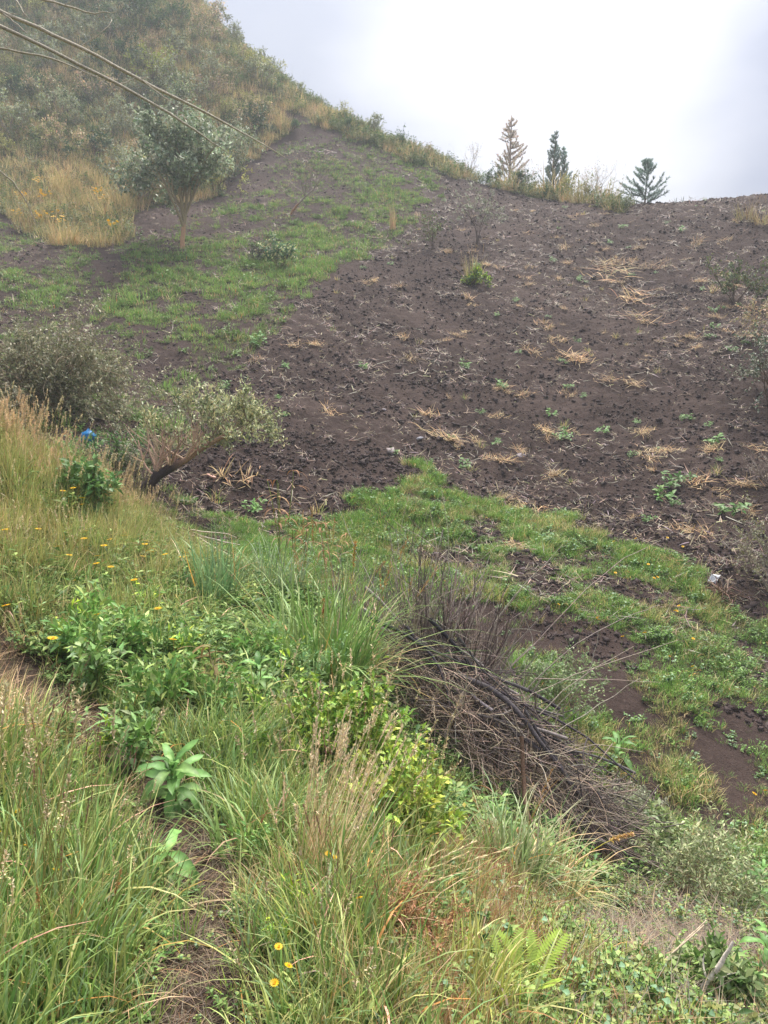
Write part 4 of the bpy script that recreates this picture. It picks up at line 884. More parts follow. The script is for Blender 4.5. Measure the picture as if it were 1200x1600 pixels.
for k in range(1900):
    t = r.uniform(-.03, 1.0); s_ = r.uniform(-1, 1); hh = r.uniform(.1, 1) ** .5
    front = s_ < .1
    d = unit(ax * r.choice([1, -1]) * (1 if r.uniform() < .72 else .2) + r.normal(0, .46, 3))
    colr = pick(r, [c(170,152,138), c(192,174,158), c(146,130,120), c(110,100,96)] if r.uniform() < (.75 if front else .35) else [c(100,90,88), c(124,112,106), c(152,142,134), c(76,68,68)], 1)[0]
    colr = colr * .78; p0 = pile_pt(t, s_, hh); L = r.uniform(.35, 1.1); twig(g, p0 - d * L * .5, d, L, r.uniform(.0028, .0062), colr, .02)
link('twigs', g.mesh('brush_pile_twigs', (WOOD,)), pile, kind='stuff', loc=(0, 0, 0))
g = Geo()   # short curling fine twigs, tan, on the lower face
for k in range(850):
    t = r.uniform(.1, .8); p0 = pile_pt(t, r.uniform(-1.1, -.35), r.uniform(.2, 1.05)); d = unit(r.normal(0, 1, 3) + ax * .5)
    twig(g, p0, d, r.uniform(.2, .75), r.uniform(.0022, .0042), pick(r, [c(198,174,152), c(182,160,142), c(210,190,166)], 1)[0], .08, .3)
r_ = np.random.default_rng(915); m_ = 260; q = np.array([pile_pt(r_.uniform(0, 1), r_.uniform(-1, 1), r_.uniform(.5, 1.05)) for _ in range(m_)]) - C0
leaves(q, r_.normal(0, 1, (m_, 3)), r_.uniform(.02, .06, m_), r_.uniform(.008, .022, m_), pick(r_, [c(170,132,104), c(142,108,88), c(196,166,130), c(120,96,84)], m_), g, 0, .4, r_)
link('fine_twigs', g.mesh('brush_pile_fine', (WOOD,)), pile, kind='stuff')
for k in range(60):   # thick dark branches
    t = r.uniform(.02, .85); p0 = pile_pt(t, r.uniform(-.5, .95), r.uniform(.85, 1.14)); L = r.uniform(.5, 1.3); d = unit(ax * r.choice([1, 1, -1]) + r.normal(0, .28, 3) * [1, 1, .5])
    g = Geo(); r0 = r.uniform(.009, .021); pts = twig(g, p0 - d * L * .5, d, L, r0, pick(r, [c(58,54,56), c(76,70,72), c(104,98,98), c(150,140,134)], 1)[0], .03, .10, 7, 7)
    if r.uniform() < .6: twig(g, pts[4] + C0, unit(d + r.normal(0, .6, 3)), L * .4, r0 * .6, c(88,80,78), .02, .12, 4, 5)
    link('branch', g.mesh('brush_branch', (WOOD,), smooth=True), pile)
def pathtube(pxs, rads, cc, sides=6, jit=.0):
    pts = np.array([pix(*q) for q in pxs]); kk = np.linspace(0, len(pts) - 1, len(pts) * 3 - 2)
    sm = np.stack([np.interp(kk, np.arange(len(pts)), pts[:, a]) for a in range(3)], 1)
    for _ in range(2): sm[1:-1] = (sm[:-2] + sm[1:-1] * 2 + sm[2:]) / 4
    sm[1:-1] += r.normal(0, jit, sm[1:-1].shape)
    g = Geo(); tube(g, sm - C0, np.interp(kk, np.arange(len(pts)), rads), cc, sides); return g
for pxs, rads, cc in [([(815,1150,5.95),(818,1230,5.8),(824,1275,5.6),(850,1315,5.4),(880,1352,5.2)], [.016,.019,.018,.016,.012], c(112,88,72)),
                      ([(640,1050,6.6),(720,1052,6.5),(790,1090,6.3),(840,1150,6.1),(890,1225,6.0)], [.02,.024,.026,.02,.014], c(82,76,78)),
                      ([(618,1062,6.6),(640,1056,6.55),(680,1062,6.5),(730,1085,6.4)], [.014,.02,.02,.016], c(150,138,128)),
                      ([(690,1175,6.1),(706,1120,6.2),(724,1082,6.4)], [.014,.017,.014], c(160,148,138)),
                      ([(716,1112,6.3),(760,1125,6.25),(800,1110,6.2)], [.012,.014,.011], c(140,130,124)),
                      ([(820,1110,6.2),(870,1190,6.1),(940,1290,6.0),(985,1345,5.95)], [.012,.016,.016,.008], c(88,82,84)),
                      ([(655,1200,6.05),(662,1180,6.1),(668,1160,6.15)], [.03,.032,.03], c(60,58,60)),
                      ([(975,1330,6.0),(1060,1362,5.9),(1120,1400,5.8),(1180,1455,5.6)], [.010,.009,.008,.005], c(110,98,92)),
                      ([(980,1375,5.9),(1040,1395,5.7),(1090,1435,5.5)], [.009,.008,.005], c(120,106,98))]:
    link('branch', pathtube(pxs, rads, cc, 7, .006).mesh('brush_branch', (WOOD,)), pile)
# stems standing out of the upper end, fanning to the right
for k in range(185):
    f = r.uniform(0, 1) ** 1.4; b0 = pix(634 + 125 * f + r.normal(0, 7), 1062 + 25 * f + r.normal(0, 10), 7.05 + r.normal(0, .12)); b0[2] = max(b0[2] - .1, hz(b0[0], b0[1]))
    d = np.array([r.normal(.03 + .26 * f, .10), r.normal(0, .12), 1]); g = Geo(); L = r.uniform(.7, 1.45) * (1.1 - .3 * f)
    pts = curve(r, b0 - C0, d, L, 7, .10); cc = pick(r, [c(136,120,112), c(160,144,134), c(186,172,160), c(96,84,80)], 1)[0]; tube(g, pts, np.linspace(.0068, .002, 8) * r.uniform(.6, 1.5), cc, 4)
    for j in range(r.integers(1, 4)):
        i = r.integers(2, 7); tube(g, curve(r, pts[i], unit(d + r.normal(0, .5, 3)), L * .35, 4, .1), np.linspace(.003, .0015, 5), cc, 3)
    link('stem', g.mesh('brush_stem', (WOOD,)), pile)
g = Geo()   # haze of fine grey stems behind
for k in range(620):
    f = r.uniform(0, 1); b0 = pix(525 + 270 * f, 985 + 55 * f + r.normal(0, 14), 7.5 + r.uniform(-.3, .5)); b0[2] = hz(b0[0], b0[1]); d = np.array([r.normal(.05 + .3 * f, .22), r.normal(0, .2), 1]); L = r.uniform(.35, 1.05)
    tube(g, curve(r, b0 - C0, d, L, 5, .1), np.linspace(.0034, .0014, 6), pick(r, [c(160,146,140), c(134,120,114), c(182,168,156)], 1)[0], 3)
link('fine_stems', g.mesh('brush_pile_stems', (WOOD,)), pile, kind='stuff')
# long pale arching twigs reaching out to the right
for pxs in [[(760,1050,6.9),(850,960,6.7),(905,880,6.6)],[(800,1040,6.8),(900,940,6.6),(960,880,6.6),(1012,800+55,6.6)],[(820,1080,6.6),(900,1000,6.5),(1000,955,6.5),(1030,945,6.5)],[(830,1085,6.6),(930,1040,6.5),(1060,1000,6.4)],
            [(835,1060,6.6),(940,1062,6.5),(1030,1066,6.4)],[(850,1130,6.4),(890,1080,6.4),(930,1040,6.4),(935,985,6.5)],[(840,1120,6.4),(900,1060,6.4),(990,1010,6.4)],[(700,1020,7.0),(690,900,7.0),(672,800,7.1)],[(640,1010,7.1),(610,900,7.2),(640,770,7.2)],
            [(680,1030,7.0),(720,900,7.0),(790,840,6.9)],[(860,1150,6.3),(940,1100,6.3),(1000,1060,6.3)],[(870,1180,6.2),(930,1160,6.2),(1005,1175,6.2)],[(730,1040,7),(800,930,6.9),(880,850,6.8)],[(880,1200,6.2),(925,1190,6.2),(960,1230,6.2)],[(600,950,7.3),(560,870,7.4),(520,770,7.4)],[(690,960,7.1),(705,860,7.1),(690,765,7.2)]]:
    link('twig', pathtube(pxs, np.linspace(.0045, .0018, len(pxs)), pick(r, [c(190,176,160), c(206,192,176), c(170,156,144)], 1)[0], 4, .006).mesh('brush_twig', (WOOD,)), pile)
for o in pile.children: o.location = (0, 0, 0)

# ------------------------------------------------------------------ bare tree whose branches hang into the photo from the left
r = np.random.default_rng(920)
bt = pix(-330, 300, 7.0); bz = hz(bt[0] - .6, bt[1]); C0 = np.array([bt[0] - .6, bt[1], bz])
bare_tree = link('bare_tree', None, label='bare dead tree at the left whose long branches cross the sky corner', cat='tree', loc=C0)
tp0 = pix(-330, -215, 7.0); tr = np.array([C0 - [0, 0, .2], C0 + [.15, 0, 1.2], C0 + [.3, .05, 2.6], C0 + (tp0 - C0) * .75 + [-.05, 0, 0], tp0, tp0 + [.3, .1, .7]])
g = Geo(); tube(g, tr - C0, np.array([.13, .11, .09, .06, .04, .015]), c(150,140,126), 8); link('trunk', g.mesh('bare_tree_trunk', (WOOD,)), bare_tree)
BC = c(182,172,152)
for nm, pxs, rads in [
  ('branch', [(-330,-150,7),(-160,-60,7),(0,19,7),(60,45,7),(125,73,7),(210,121,7),(300,165,7),(380,208,7),(445,246,7)], [.03,.022,.0165,.0155,.0145,.0135,.011,.0075,.0035]),
  ('branch', [(-330,-100,6.9),(-160,-30,6.9),(0,41,6.9),(95,87,6.9),(185,131,6.9),(270,180,6.9),(320,214,6.9),(357,240,6.9)], [.026,.02,.0155,.0145,.013,.0105,.007,.003]),
  ('branch', [(-330,20,7.1),(-150,50,7.1),(0,75,7.1),(40,83,7.1),(100,98,7.1),(150,120,7.0),(172,128,7.0)], [.02,.014,.009,.0085,.007,.004,.002]),
  ('branch', [(-330,-180,7.3),(-120,-70,7.3),(50,-4,7.3),(100,8,7.3),(150,23,7.3),(183,19,7.3)], [.024,.017,.010,.0085,.006,.002]),
  ('branch', [(-330,60,8.0),(-120,180,8.3),(0,266,8.6),(28,292,8.7),(48,328,8.8),(57,355,8.8)], [.022,.015,.010,.0085,.006,.003]),
  ('twig', [(125,73,7),(155,55,7.1),(178,32,7.2),(168,26,7.3)], [.005,.0045,.004,.002]),
  ('twig', [(211,121,7),(198,128,6.95),(187,131,6.9)], [.005,.0055,.005]), ('twig', [(214,121,7),(234,123,7)], [.006,.0015]), ('twig', [(221,124,7),(250,146,6.95),(270,162,6.9)], [.006,.0045,.002]),
  ('twig', [(318,168,7),(332,160,7)], [.004,.0015]), ('twig', [(5,21,7),(20,33,6.95),(42,52,6.9)], [.008,.006,.004]), ('twig', [(24,-2,7.2),(34,14,7.1),(46,30,7.05)], [.006,.005,.002]),
  ('twig', [(140,114,7),(145,130,7),(150,146,7)], [.004,.003,.0015]), ('twig', [(100,9,7.3),(112,2,7.3),(118,-4,7.3)], [.004,.003,.002]), ('twig', [(0,75,7.1),(14,78,7.1),(18,86,7.1)], [.005,.004,.002]), ('twig', [(4,76,7.1),(18,72,7.1)], [.005,.002]), ('twig', [(14,22,7),(30,22,7)], [.006,.002])]:
    link(nm, pathtube(pxs, rads, BC * r.uniform(.85, 1.15), 6, .004).mesh('bare_tree_' + nm, (WOOD,)), bare_tree)

# ------------------------------------------------------------------ foreground tussocks, weeds and flowers
def tus(label, px, seed, n, rad_, h, wd, pal, lean=.4, bend=1.1, heads=0, s_=1., dmin=1.2, tipmix=None):
    g = clump(seed, n, rad_, h, wd, lean, bend, pal, S=6, tipmix=.2 if tipmix is None else tipmix)
    if heads: seedstalk(seed + 1, heads, rad_, h * 1.25, c(190,184,100), c(196,150,100), h * .28, 40, .7, .25, g)
    p_ = at(*px, dmin=dmin); return link('grass_tussock', g.mesh('grass_tussock', (LEAF,)), label=label, cat='grass tussock', loc=p_ - [0, 0, .03], scl=s_)
TG = [c(150,176,104), c(128,160,84), c(160,182,120), c(180,188,126), STRW]
tus('largest arching green grass tussock left of the brush pile', (500,1085), 950, 640, .36, 1.15, .021, [c(128,164,84), c(108,146,72), c(146,176,96), c(160,180,110)], .42, 1.15, 7, tipmix=.08)
tus('arching tussock between the largest one and the brush pile', (590,1060), 951, 240, .2, .85, .016, [c(170,182,124), c(150,172,104), STRW, TAN], .5, 1.1, 5)
tus('upright blue green tussock left of the largest tussock', (330,945), 952, 130, .26, .75, .022, [c(116,156,106), c(130,166,114), c(100,140,86)], .22, .6)
tus('fine bluish tussock behind the largest tussock', (430,930), 953, 300, .28, .75, .014, [c(146,172,128), c(130,160,110), c(160,180,140)], .5, 1.0)
tus('grey green tussock at the lower foot of the brush pile', (800,1390), 954, 300, .17, .62, .014, [c(168,180,130), c(140,164,104), c(180,186,146), c(120,150,86)], .38, 1.0, 2)
tus('straw tinged tussock right of the grey green one below the pile', (868,1408), 955, 200, .16, .52, .012, [c(180,182,130), c(160,172,120), STRW], .6, 1.1)
tus('dark green tuft at the left edge just beyond the path', (30,965), 956, 130, .16, .42, .010, [MID, FRESH, DARK], .45, .8)
tus('yellow green fine tussock at the bottom right of centre', (725,1570), 957, 220, .15, .30, .009, [c(190,198,96), YG, FRESH], .35, .6)
tus('light green tuft by the brush pile tail in the lower right', (905,1520), 958, 160, .13, .2, .006, [FRESH, c(150,190,90)], .5, .6)
tus('thick green tussock filling the bottom left corner', (70,1560), 959, 120, .15, .42, .014, [FRESH, MID, c(150,180,110)], .3, .9, 2)
tus('lush green tussock below the broad leaved plant', (400,1330), 960, 150, .18, .42, .013, [FRESH, c(150,182,108), MID], .45, 1.1)
tus('tall straw coloured tuft at the far left of the path', (10,1185), 961, 110, .2, .40, .006, [STRW, TAN, YG], .45, .8)
# pink tan seeding grass along the crest of the grass knoll
sm_ = [seedstalk(970 + k, 16, .22, .72, c(210,192,140), c(222,196,160), .22, 80, 1.1, .2).mesh('seeding_tussock', (STRAW,)) for k in range(4)]
r = np.random.default_rng(25)
for k in range(46):
    uu = r.uniform(-30, 235); vv = np.interp(uu, [-30, 0, 100, 210, 240], [690, 700, 752, 812, 826]) + abs(r.normal(0, 20)) - 6
    link('seeding_tussock', sm_[k % 4], cat='grass tussock', group='seeding grass on the knoll', label=('pink tan seeding grass on the crest of the left knoll' if uu < 120 else 'pink tan seeding grass where the knoll drops to the gully'), loc=at(uu, vv, 5), rot=(0, 0, r.uniform(0, 6)), scl=r.uniform(.45, .85))
# dry straw-coloured grass bunch, leaning right
g = Geo(); r_ = np.random.default_rng(980); nb_ = 84; P0, a = disc(r_, nb_, .10)
blades(P0, r_.normal(.25, .35, nb_), r_.normal(.34, .16, nb_), r_.uniform(.2, .66, nb_), .0072, r_.normal(.05, .15, nb_), pick(r_, [c(236,212,170,1.15), c(244,226,188,1.15), c(222,194,150,1.15)], nb_), pick(r_, [c(244,226,190,1.15)], nb_), 5, g)
for k in range(4):
    gg = seedstalk(981 + k, 14, .10, .64, c(232,210,166,1.0), c(240,222,186,1.0), .13, 46, .6, .1); q = np.concatenate(gg.V); q[:, 0] += q[:, 2] * .32; g.add(q, np.concatenate(gg.Q), np.concatenate(gg.C))
link('dry_grass_bunch', g.mesh('dry_grass_bunch', (STRAW,)), label='bunch of tall bleached dry grass before the small leaved shrub', cat='dry grass', loc=at(490, 1405))
g = Geo(); gg = seedstalk(985, 5, .05, .36, c(206,190,140), c(214,194,154), .14, 40, .6, .2); q = np.concatenate(gg.V); q[:, 0] += q[:, 2] * 1.5; q[:, 2] *= .55; g.add(q, np.concatenate(gg.Q), np.concatenate(gg.C))
link('dry_grass_bunch', g.mesh('dry_grass_spray', (STRAW,)), label='leaning spray of pale seed heads right of the bleached grass bunch', cat='dry grass', loc=at(545, 1425))
# tall seeding reed stems rising from the largest tussock
for (uu, vv), (tu, tv), hc, lb in [((505,1060),(505,940),c(176,116,70),'tall stem with a rusty seed plume rising from the largest tussock'),((545,1020),(555,850),c(200,150,70),'tall yellow stem with an orange plume behind the largest tussock'),((590,1010),(655,995),c(206,190,100),'yellow stem leaning right over the brush pile stems'),((880,1380),(985,1305),c(210,176,110),'yellow stem with a tan plume crossing the tail of the brush pile'),((560,960),(600,880),c(206,180,110),'yellow stem with a tan plume leaning right behind the tussocks')]:
    p_ = at(uu, vv); d_ = p_[1]; e = pix(tu, tv, d_ - .1); g = Geo(); k_ = np.linspace(0, 1, 9)[:, None]; pts = (e - p_) * k_ + np.array([0, 0, .12]) * np.sin(k_ * 3.1) * np.linalg.norm(e - p_)
    tube(g, pts, np.linspace(.004, .002, 9), c(204,194,90), 4); r_ = np.random.default_rng(int(uu)); m_ = 150; t_ = r_.uniform(.68, 1.03, m_); q = np.stack([np.interp(t_, k_[:, 0], pts[:, a_]) for a_ in range(3)], 1)
    leaves(q, unit(pts[-1] - pts[-3]) + r_.normal(0, .6, (m_, 3)), .032, .009, pick(r_, [hc, hc, TAN], m_), g, 0, .2, r_)
    link('seeding_reed', g.mesh('seeding_reed', (STRAW,)), label=lb, cat='reed', loc=p_)
# withered stalks with hanging brown leaves
for px, h, lb, sd in [((432,905),1.35,'withered stalk with hanging brown leaves at the gully edge',1),((470,920),1.1,'second withered stalk with drooping brown leaves right of the first',2),((515,905),.9,'thin dry brown stalk near the rusty plume stem',3),((345,1110),.42,'dead dock stalk with dark hanging leaves amid the low weeds',4)]:
    r_ = np.random.default_rng(990 + sd); o = link('withered_stalk', None, label=lb, cat='dry plant', loc=at(*px)); g = Geo(); gl = Geo()
    for k in range(4):
        pts = curve(r_, [r_.normal(0, .06), r_.normal(0, .06), 0], [r_.normal(0, .14), r_.normal(0, .1), 1], h * r_.uniform(.6, 1.05), 7, .06); tube(g, pts, np.linspace(.008, .004, 8), pick(r_, [c(186,160,120), c(160,170,90)], 1)[0], 5)
        m_ = 9; i = r_.integers(3, 8, m_); a = r_.uniform(0, 6.28, m_); blades(pts[i], a, r_.uniform(1.0, 1.6, m_), r_.uniform(.15, .32, m_), .03, r_.uniform(1.2, 2.0, m_), pick(r_, [c(170,130,96), c(140,104,76), c(190,160,120), c(110,80,62)] if sd < 4 else [c(96,104,62), c(84,74,50), c(140,130,80)], m_), pick(r_, [c(150,110,80)], m_), 5, gl)
    link('stalks', g.mesh('withered_stalk_stems', (STRAW,)), o); link('dead_leaves', gl.mesh('withered_stalk_leaves', (STRAW,)), o)

# broad leaved rosettes, every leaf a part
def bigleaf(L, W, curl, seed, colr):
    r_ = np.random.default_rng(seed); S = 7; g = Geo(); V = []; a = .15
    p = np.zeros(3)
    for k in range(S + 1):
        t = k / S; wd = W * .5 * (math.sin(math.pi * min(1, t * .93 + .05)) ** .75) * (1 if t < .97 else .3)
        up_ = np.array([-math.sin(a), 0, math.cos(a)]); wob = r_.normal(0, .004)
        V += [p + [0, -wd, 0] + up_ * (wd * .38 + wob), p.copy(), p + [0, wd, 0] + up_ * (wd * .38 - wob)]
        a2 = .15 - curl * t; p = p + np.array([math.cos(a2), 0, math.sin(a2)]) * L / S; a = a2
    Q = []
    for k in range(S): b = k * 3; Q += [[b, b + 1, b + 4, b + 3], [b + 1, b + 2, b + 5, b + 4]]
    cc = np.tile(colr, (len(V), 1)); cc[1::3] *= 1.18; V = np.array(V); V[0::3, 2] += .006 * np.sin(np.arange(S + 1) * 1.7 + seed); V[2::3, 2] += .006 * np.sin(np.arange(S + 1) * 1.9 + seed * 2); cc = cc * np.exp(r_.normal(0, .1, (len(V), 1))); g.add(V, Q, cc); return g.mesh('leaf', (LEAF,))
LC = [c(112,152,82), c(122,164,90), c(100,140,76), c(136,170,98)]
bl = [bigleaf(.2, .05, .9 + .25 * k, 1000 + k, LC[k % 4]) for k in range(6)]
def rosette(px, label, tiers, s_, seed, lean=.0, dmin=1.2, cat='broad leaved plant', stemh=.16):
    r_ = np.random.default_rng(seed); p_ = at(*px, dmin=dmin); o = link('broadleaf_plant', None, label=label, cat=cat, loc=p_, rot=(lean, 0, 0), scl=s_)
    g = Geo(); tube(g, curve(r_, [0, 0, -.02], [0, 0, 1], stemh + .05, 5, .05), np.linspace(.007, .004, 6), c(130,140,80), 6); link('stem', g.mesh('broadleaf_stem', (LEAF,)), o)
    for hh, nn, el, sc in tiers:
        a0 = r_.uniform(0, 6.28)
        for k in range(nn): link('leaf', bl[r_.integers(6)], o, loc=(0, 0, hh), rot=(r_.normal(0, .15), -el + r_.normal(0, .12), a0 + k * 6.283 / nn + r_.normal(0, .15)), scl=sc * r_.uniform(.85, 1.12))
    return o
rosette((275,1255), 'large broad leaved green plant in the middle of the near bank', [(.02,6,.0,.9),(.07,6,.15,1.0),(.13,6,.4,1.0),(.17,5,.75,.85),(.19,4,1.1,.6)], 1.0, 1, .25, stemh=.17)
rosette((265,1375), 'broad leaved plant just below the large one with drooping leaves', [(.02,5,-.1,.9),(.1,4,.3,.8)], 1.0, 2, .2, stemh=.08)
rosette((405,1120), 'narrow leaved bright plant in front of the largest tussock', [(.1,5,.3,.8),(.22,5,.6,.85),(.3,4,1.0,.7)], 1.0, 3, .1, stemh=.3)
rosette((570,1215), 'broad pale leaves sticking out of the small leaved shrub', [(.22,5,.3,.8),(.3,4,.8,.7)], .95, 4, .2, stemh=.32)
rosette((175,1160), 'small broad leaved sprout right of the path bend', [(.03,4,.2,.7),(.09,4,.7,.65)], .9, 5, .2, stemh=.06)
rosette((110,1040), 'grey green broad leaved plant above the path at the left', [(.03,5,.2,.7),(.12,5,.5,.7),(.18,3,1.,.5)], 1.1, 6, .2)
0 and rosette((330,1390), 'two broad leaves low in the grass right of the drooping plant', [(.08,3,.1,.8)], .9, 7, .2)
rosette((920,1390), 'broad leaved sprout right of the brush pile tail', [(.06,4,.3,.6),(.1,3,.8,.5)], .9, 8, .2)
0 and rosette((1010,1585), 'broad leaved plant at the bottom edge left of the forked stick', [(.08,5,.2,.8),(.18,5,.5,.8),(.24,3,1.,.6)], .62, 9, .2, stemh=.25)
0 and rosette((1150,1590), 'pale broad leaved plant at the bottom edge right of the forked stick', [(.08,5,.2,.85),(.18,5,.5,.8),(.26,3,1.,.6)], .68, 10, .2, stemh=.25)
rosette((965,1195), 'broad leaved plant on the gully slope right of the brush pile', [(.05,6,.1,.9),(.14,5,.5,.85)], 1.3, 11, .1, dmin=7.2)
rosette((1185,1440), 'tall leafy plant at the right edge above the grey foliage', [(.1,5,.1,.9),(.22,5,.3,.9),(.34,5,.5,.8),(.42,4,.9,.6)], .95, 12, .1, stemh=.45)
rosette((1195,1530), 'tall leafy plant at the right edge lower down', [(.1,5,.1,.9),(.2,5,.4,.9),(.3,4,.8,.7)], .85, 13, .1, stemh=.33)
rosette((805,1425), 'toothed leaved weed in front of the grey green tussock', [(.06,5,.2,.6),(.13,5,.5,.55)], .9, 14, .2)
# leafy bushes of the near bank
plant('small_leaved_shrub', 1101, (520,1240), 'low bright green small leaved shrub left of the brush pile', 'shrub', .52, .85, [c(146,178,72), c(120,158,64), c(170,188,80), c(96,130,56)], c(140,96,66), 26, .048, .024, 15, depth=2, nch=4, r0=.006, spread=.6)
plant('small_leaved_shrub', 1102, (600,1330), 'yellow green small leaved shrub below the first one', 'shrub', .42, .62, [c(170,188,80), c(150,176,72), c(190,194,90), c(120,150,60)], c(140,96,66), 24, .046, .022, 14, depth=2, nch=4, r0=.006, spread=.6)
plant('leafy_weed', 1103, (470,1110), 'spindly grey green weed before the largest tussock', 'weed', .5, .42, [c(140,170,110), c(120,152,96)], c(130,150,100), 9, .038, .016, 8, r0=.005)
plant('leafy_weed', 1104, (90,745), 'dark green leafy weed among seeding grass on the knoll', 'weed', .42, 1.0, [c(136,166,100), c(116,150,90), c(156,180,116)], BROWN, 16, .11, .045, 10, dmin=5)
plant('leafy_weed', 1105, (120,800), 'second dark leafy weed lower on the knoll', 'weed', .32, .6, [c(120,154,92), c(106,140,84)], BROWN, 12, .09, .04, 9, dmin=5)
plant('grey_leaved_shrub', 1106, (1105,1420), 'sprawling grey green shrub right of the brush pile tail', 'shrub', .42, 1.15, [c(170,178,130), c(150,164,116), c(186,188,146), c(136,150,100)], c(150,140,110), 24, .05, .014, 10, r0=.006, spread=.7)
plant('grey_leaved_shrub', 1107, (985,1290), 'pale wispy shrub behind the brush pile tail', 'shrub', .42, .7, [c(184,184,156), c(160,166,130), c(150,150,126)], c(160,150,130), 18, .035, .010, 8, r0=.005, dmin=6.4)
plant('grey_leaved_shrub', 1108, (860,1110), 'grey green herb on the gully side of the brush pile', 'shrub', .5, 1.0, [c(146,168,112), c(128,152,100), c(170,180,140)], c(140,130,104), 18, .05, .018, 9, r0=.006, dmin=7.4)
plant('leafy_weed', 1109, (1045,1345), 'upright leafy sprig standing above the grey green shrub', 'weed', .55, .3, [c(176,186,140), c(150,166,110)], c(170,160,130), 4, .07, .03, 7, r0=.006)
plant('leafy_weed', 1110, (1130,1575), 'leafy green weed at the bottom right beside the forked stick', 'weed', .22, .36, [c(150,166,110), c(128,160,88)], c(140,130,90), 12, .06, .026, 9, r0=.005)
plant('rusty_weed', 1111, (745,1345), 'rusty red dry weed left of the grey green tussock', 'weed', .26, .34, [c(160,122,88), c(146,106,76), c(186,150,104)], c(140,90,64), 16, .018, .006, 10, r0=.004, spread=.7)
plant('rusty_weed', 1112, (640,1490), 'rusty brown dry weed near the bottom centre', 'weed', .24, .4, [c(164,116,84), c(150,108,76), c(190,152,104)], c(140,90,64), 18, .018, .006, 10, r0=.004, spread=.7)
plant('rusty_weed', 1113, (770,1385), 'brown dry weed at the base of the grey green tussock', 'weed', .2, .28, [c(150,98,64), c(130,84,60)], c(120,80,60), 14, .016, .006, 9, r0=.004, spread=.7)
# knee high weeds of the middle of the bank
base = [plant('leafy_weed', 1200 + k, (300, 1100), 'x', 'weed', .34, .3, pal, c(130,140,84), 5, ll_, lw_, 9, r0=.004, depth=1, nch=5) for k, (pal, ll_, lw_) in enumerate([([c(126,164,86), c(106,146,76), FRESH], .07, .022), ([c(136,168,104), c(150,176,120), MID], .055, .026), ([c(112,150,70), LIME, MID], .08, .018)])]
r = np.random.default_rng(1210); used = set()
for k in range(37):
    uu, vv = (r.uniform(90, 470), r.uniform(960, 1220)) if k < 30 else (r.uniform(380, 640), r.uniform(1330, 1560)) if k < 36 else (r.uniform(880, 1190), r.uniform(1520, 1600))
    o = base[k] if k < 3 else copy_tree(base[k % 3]); p_ = at(uu, vv); o.location = p_ - [0, 0, .02]; o.rotation_euler = (0, 0, r.uniform(0, 6.28)); o.scale = (r.uniform(.6, 1.15) if k < 30 else r.uniform(.35, .6),) * 3
    kind_ = ['narrow leaved green weed', 'grey green oval leaved weed', 'yellowish thin leaved weed'][k % 3]
    where = ('between the path and the largest tussock' + ('' if vv < 1050 else ' low down' if uu > 330 else ' by the bend')) if k < 30 else 'in front of the bleached grass bunch' if k < 36 else 'near the forked stick'
    o['label'] = kind_ + ' ' + where; o['group'] = 'weeds of the near bank'
# fern
o = link('fern', None, label='small yellow green fern at the bottom right of centre', cat='fern', loc=at(818, 1565)); r_ = np.random.default_rng(1120)
for k in range(5):
    a = [1.4, 2.2, .6, 3.4, 5.2][k]; g = Geo(); L = .26 * r_.uniform(.8, 1.1); d = [math.cos(a) * .5, math.sin(a) * .5, 1]; pts = curve(r_, [0, 0, 0], d, L, 10, .02, grav=.07); tube(g, pts, np.linspace(.003, .001, 11), c(160,160,80), 4)
    for j in range(22):
        t = .15 + .85 * j / 22; i = min(int(t * 10), 9); q = pts[i] + (pts[i + 1] - pts[i]) * (t * 10 - i); tg = unit(pts[i + 1] - pts[i]); sd_ = unit(np.cross(tg, [0, 0, 1] if abs(tg[2]) < .95 else [1, 0, 0])); ln = .055 * math.sin(math.pi * min(1, .12 + .88 * (1 - t) ** .8)) + .004
        leaves(np.stack([q, q]), np.stack([sd_ + tg * .3, -sd_ + tg * .3]), ln, .012, c(166,190,84), g, 0, .1, r_, up=np.tile(unit(np.cross(sd_, tg)), (2, 1)))
    link('frond', g.mesh('frond', (LEAF,)), o)
# forked dead stick in the lower right
r = np.random.default_rng(1130); C0 = at(1085, 1600); o = link('dead_stick', None, label='grey forked dead stick standing in the lower right corner', cat='stick', loc=C0)
for nm, pxs, rads in [('shaft', [(1082,1612,3.0),(1092,1560,3.0),(1104,1535,3.0),(1128,1505,3.0),(1146,1471,3.0)], [.011,.011,.012,.010,.006]), ('side_twig', [(1104,1533,3.0),(1098,1505,3.05),(1100,1490,3.05)], [.005,.004,.002]), ('side_twig', [(1106,1532,3.0),(1130,1524,3.05),(1150,1520,3.1)], [.004,.003,.0015])]:
    link(nm, pathtube(pxs, rads, c(196,184,172,1.25), 7, .002).mesh('dead_stick_' + nm, (WOOD,)), o)
for px, lb, sd in [((1010,1540),'dry straw stem at the bottom left of the forked stick',1),((1180,1590),'bleached dry stick pair in the bottom right corner',2)]:
    r_ = np.random.default_rng(1140 + sd); g = Geo()
    for k in range(2): tube(g, curve(r_, [k * .03, 0, .02], [.7, .3, .55], .35, 6, .06), np.linspace(.006, .003, 7), c(206,186,160), 5)
    link('dry_stick', g.mesh('dry_stick', (WOOD,)), label=lb, cat='stick', loc=at(*px))
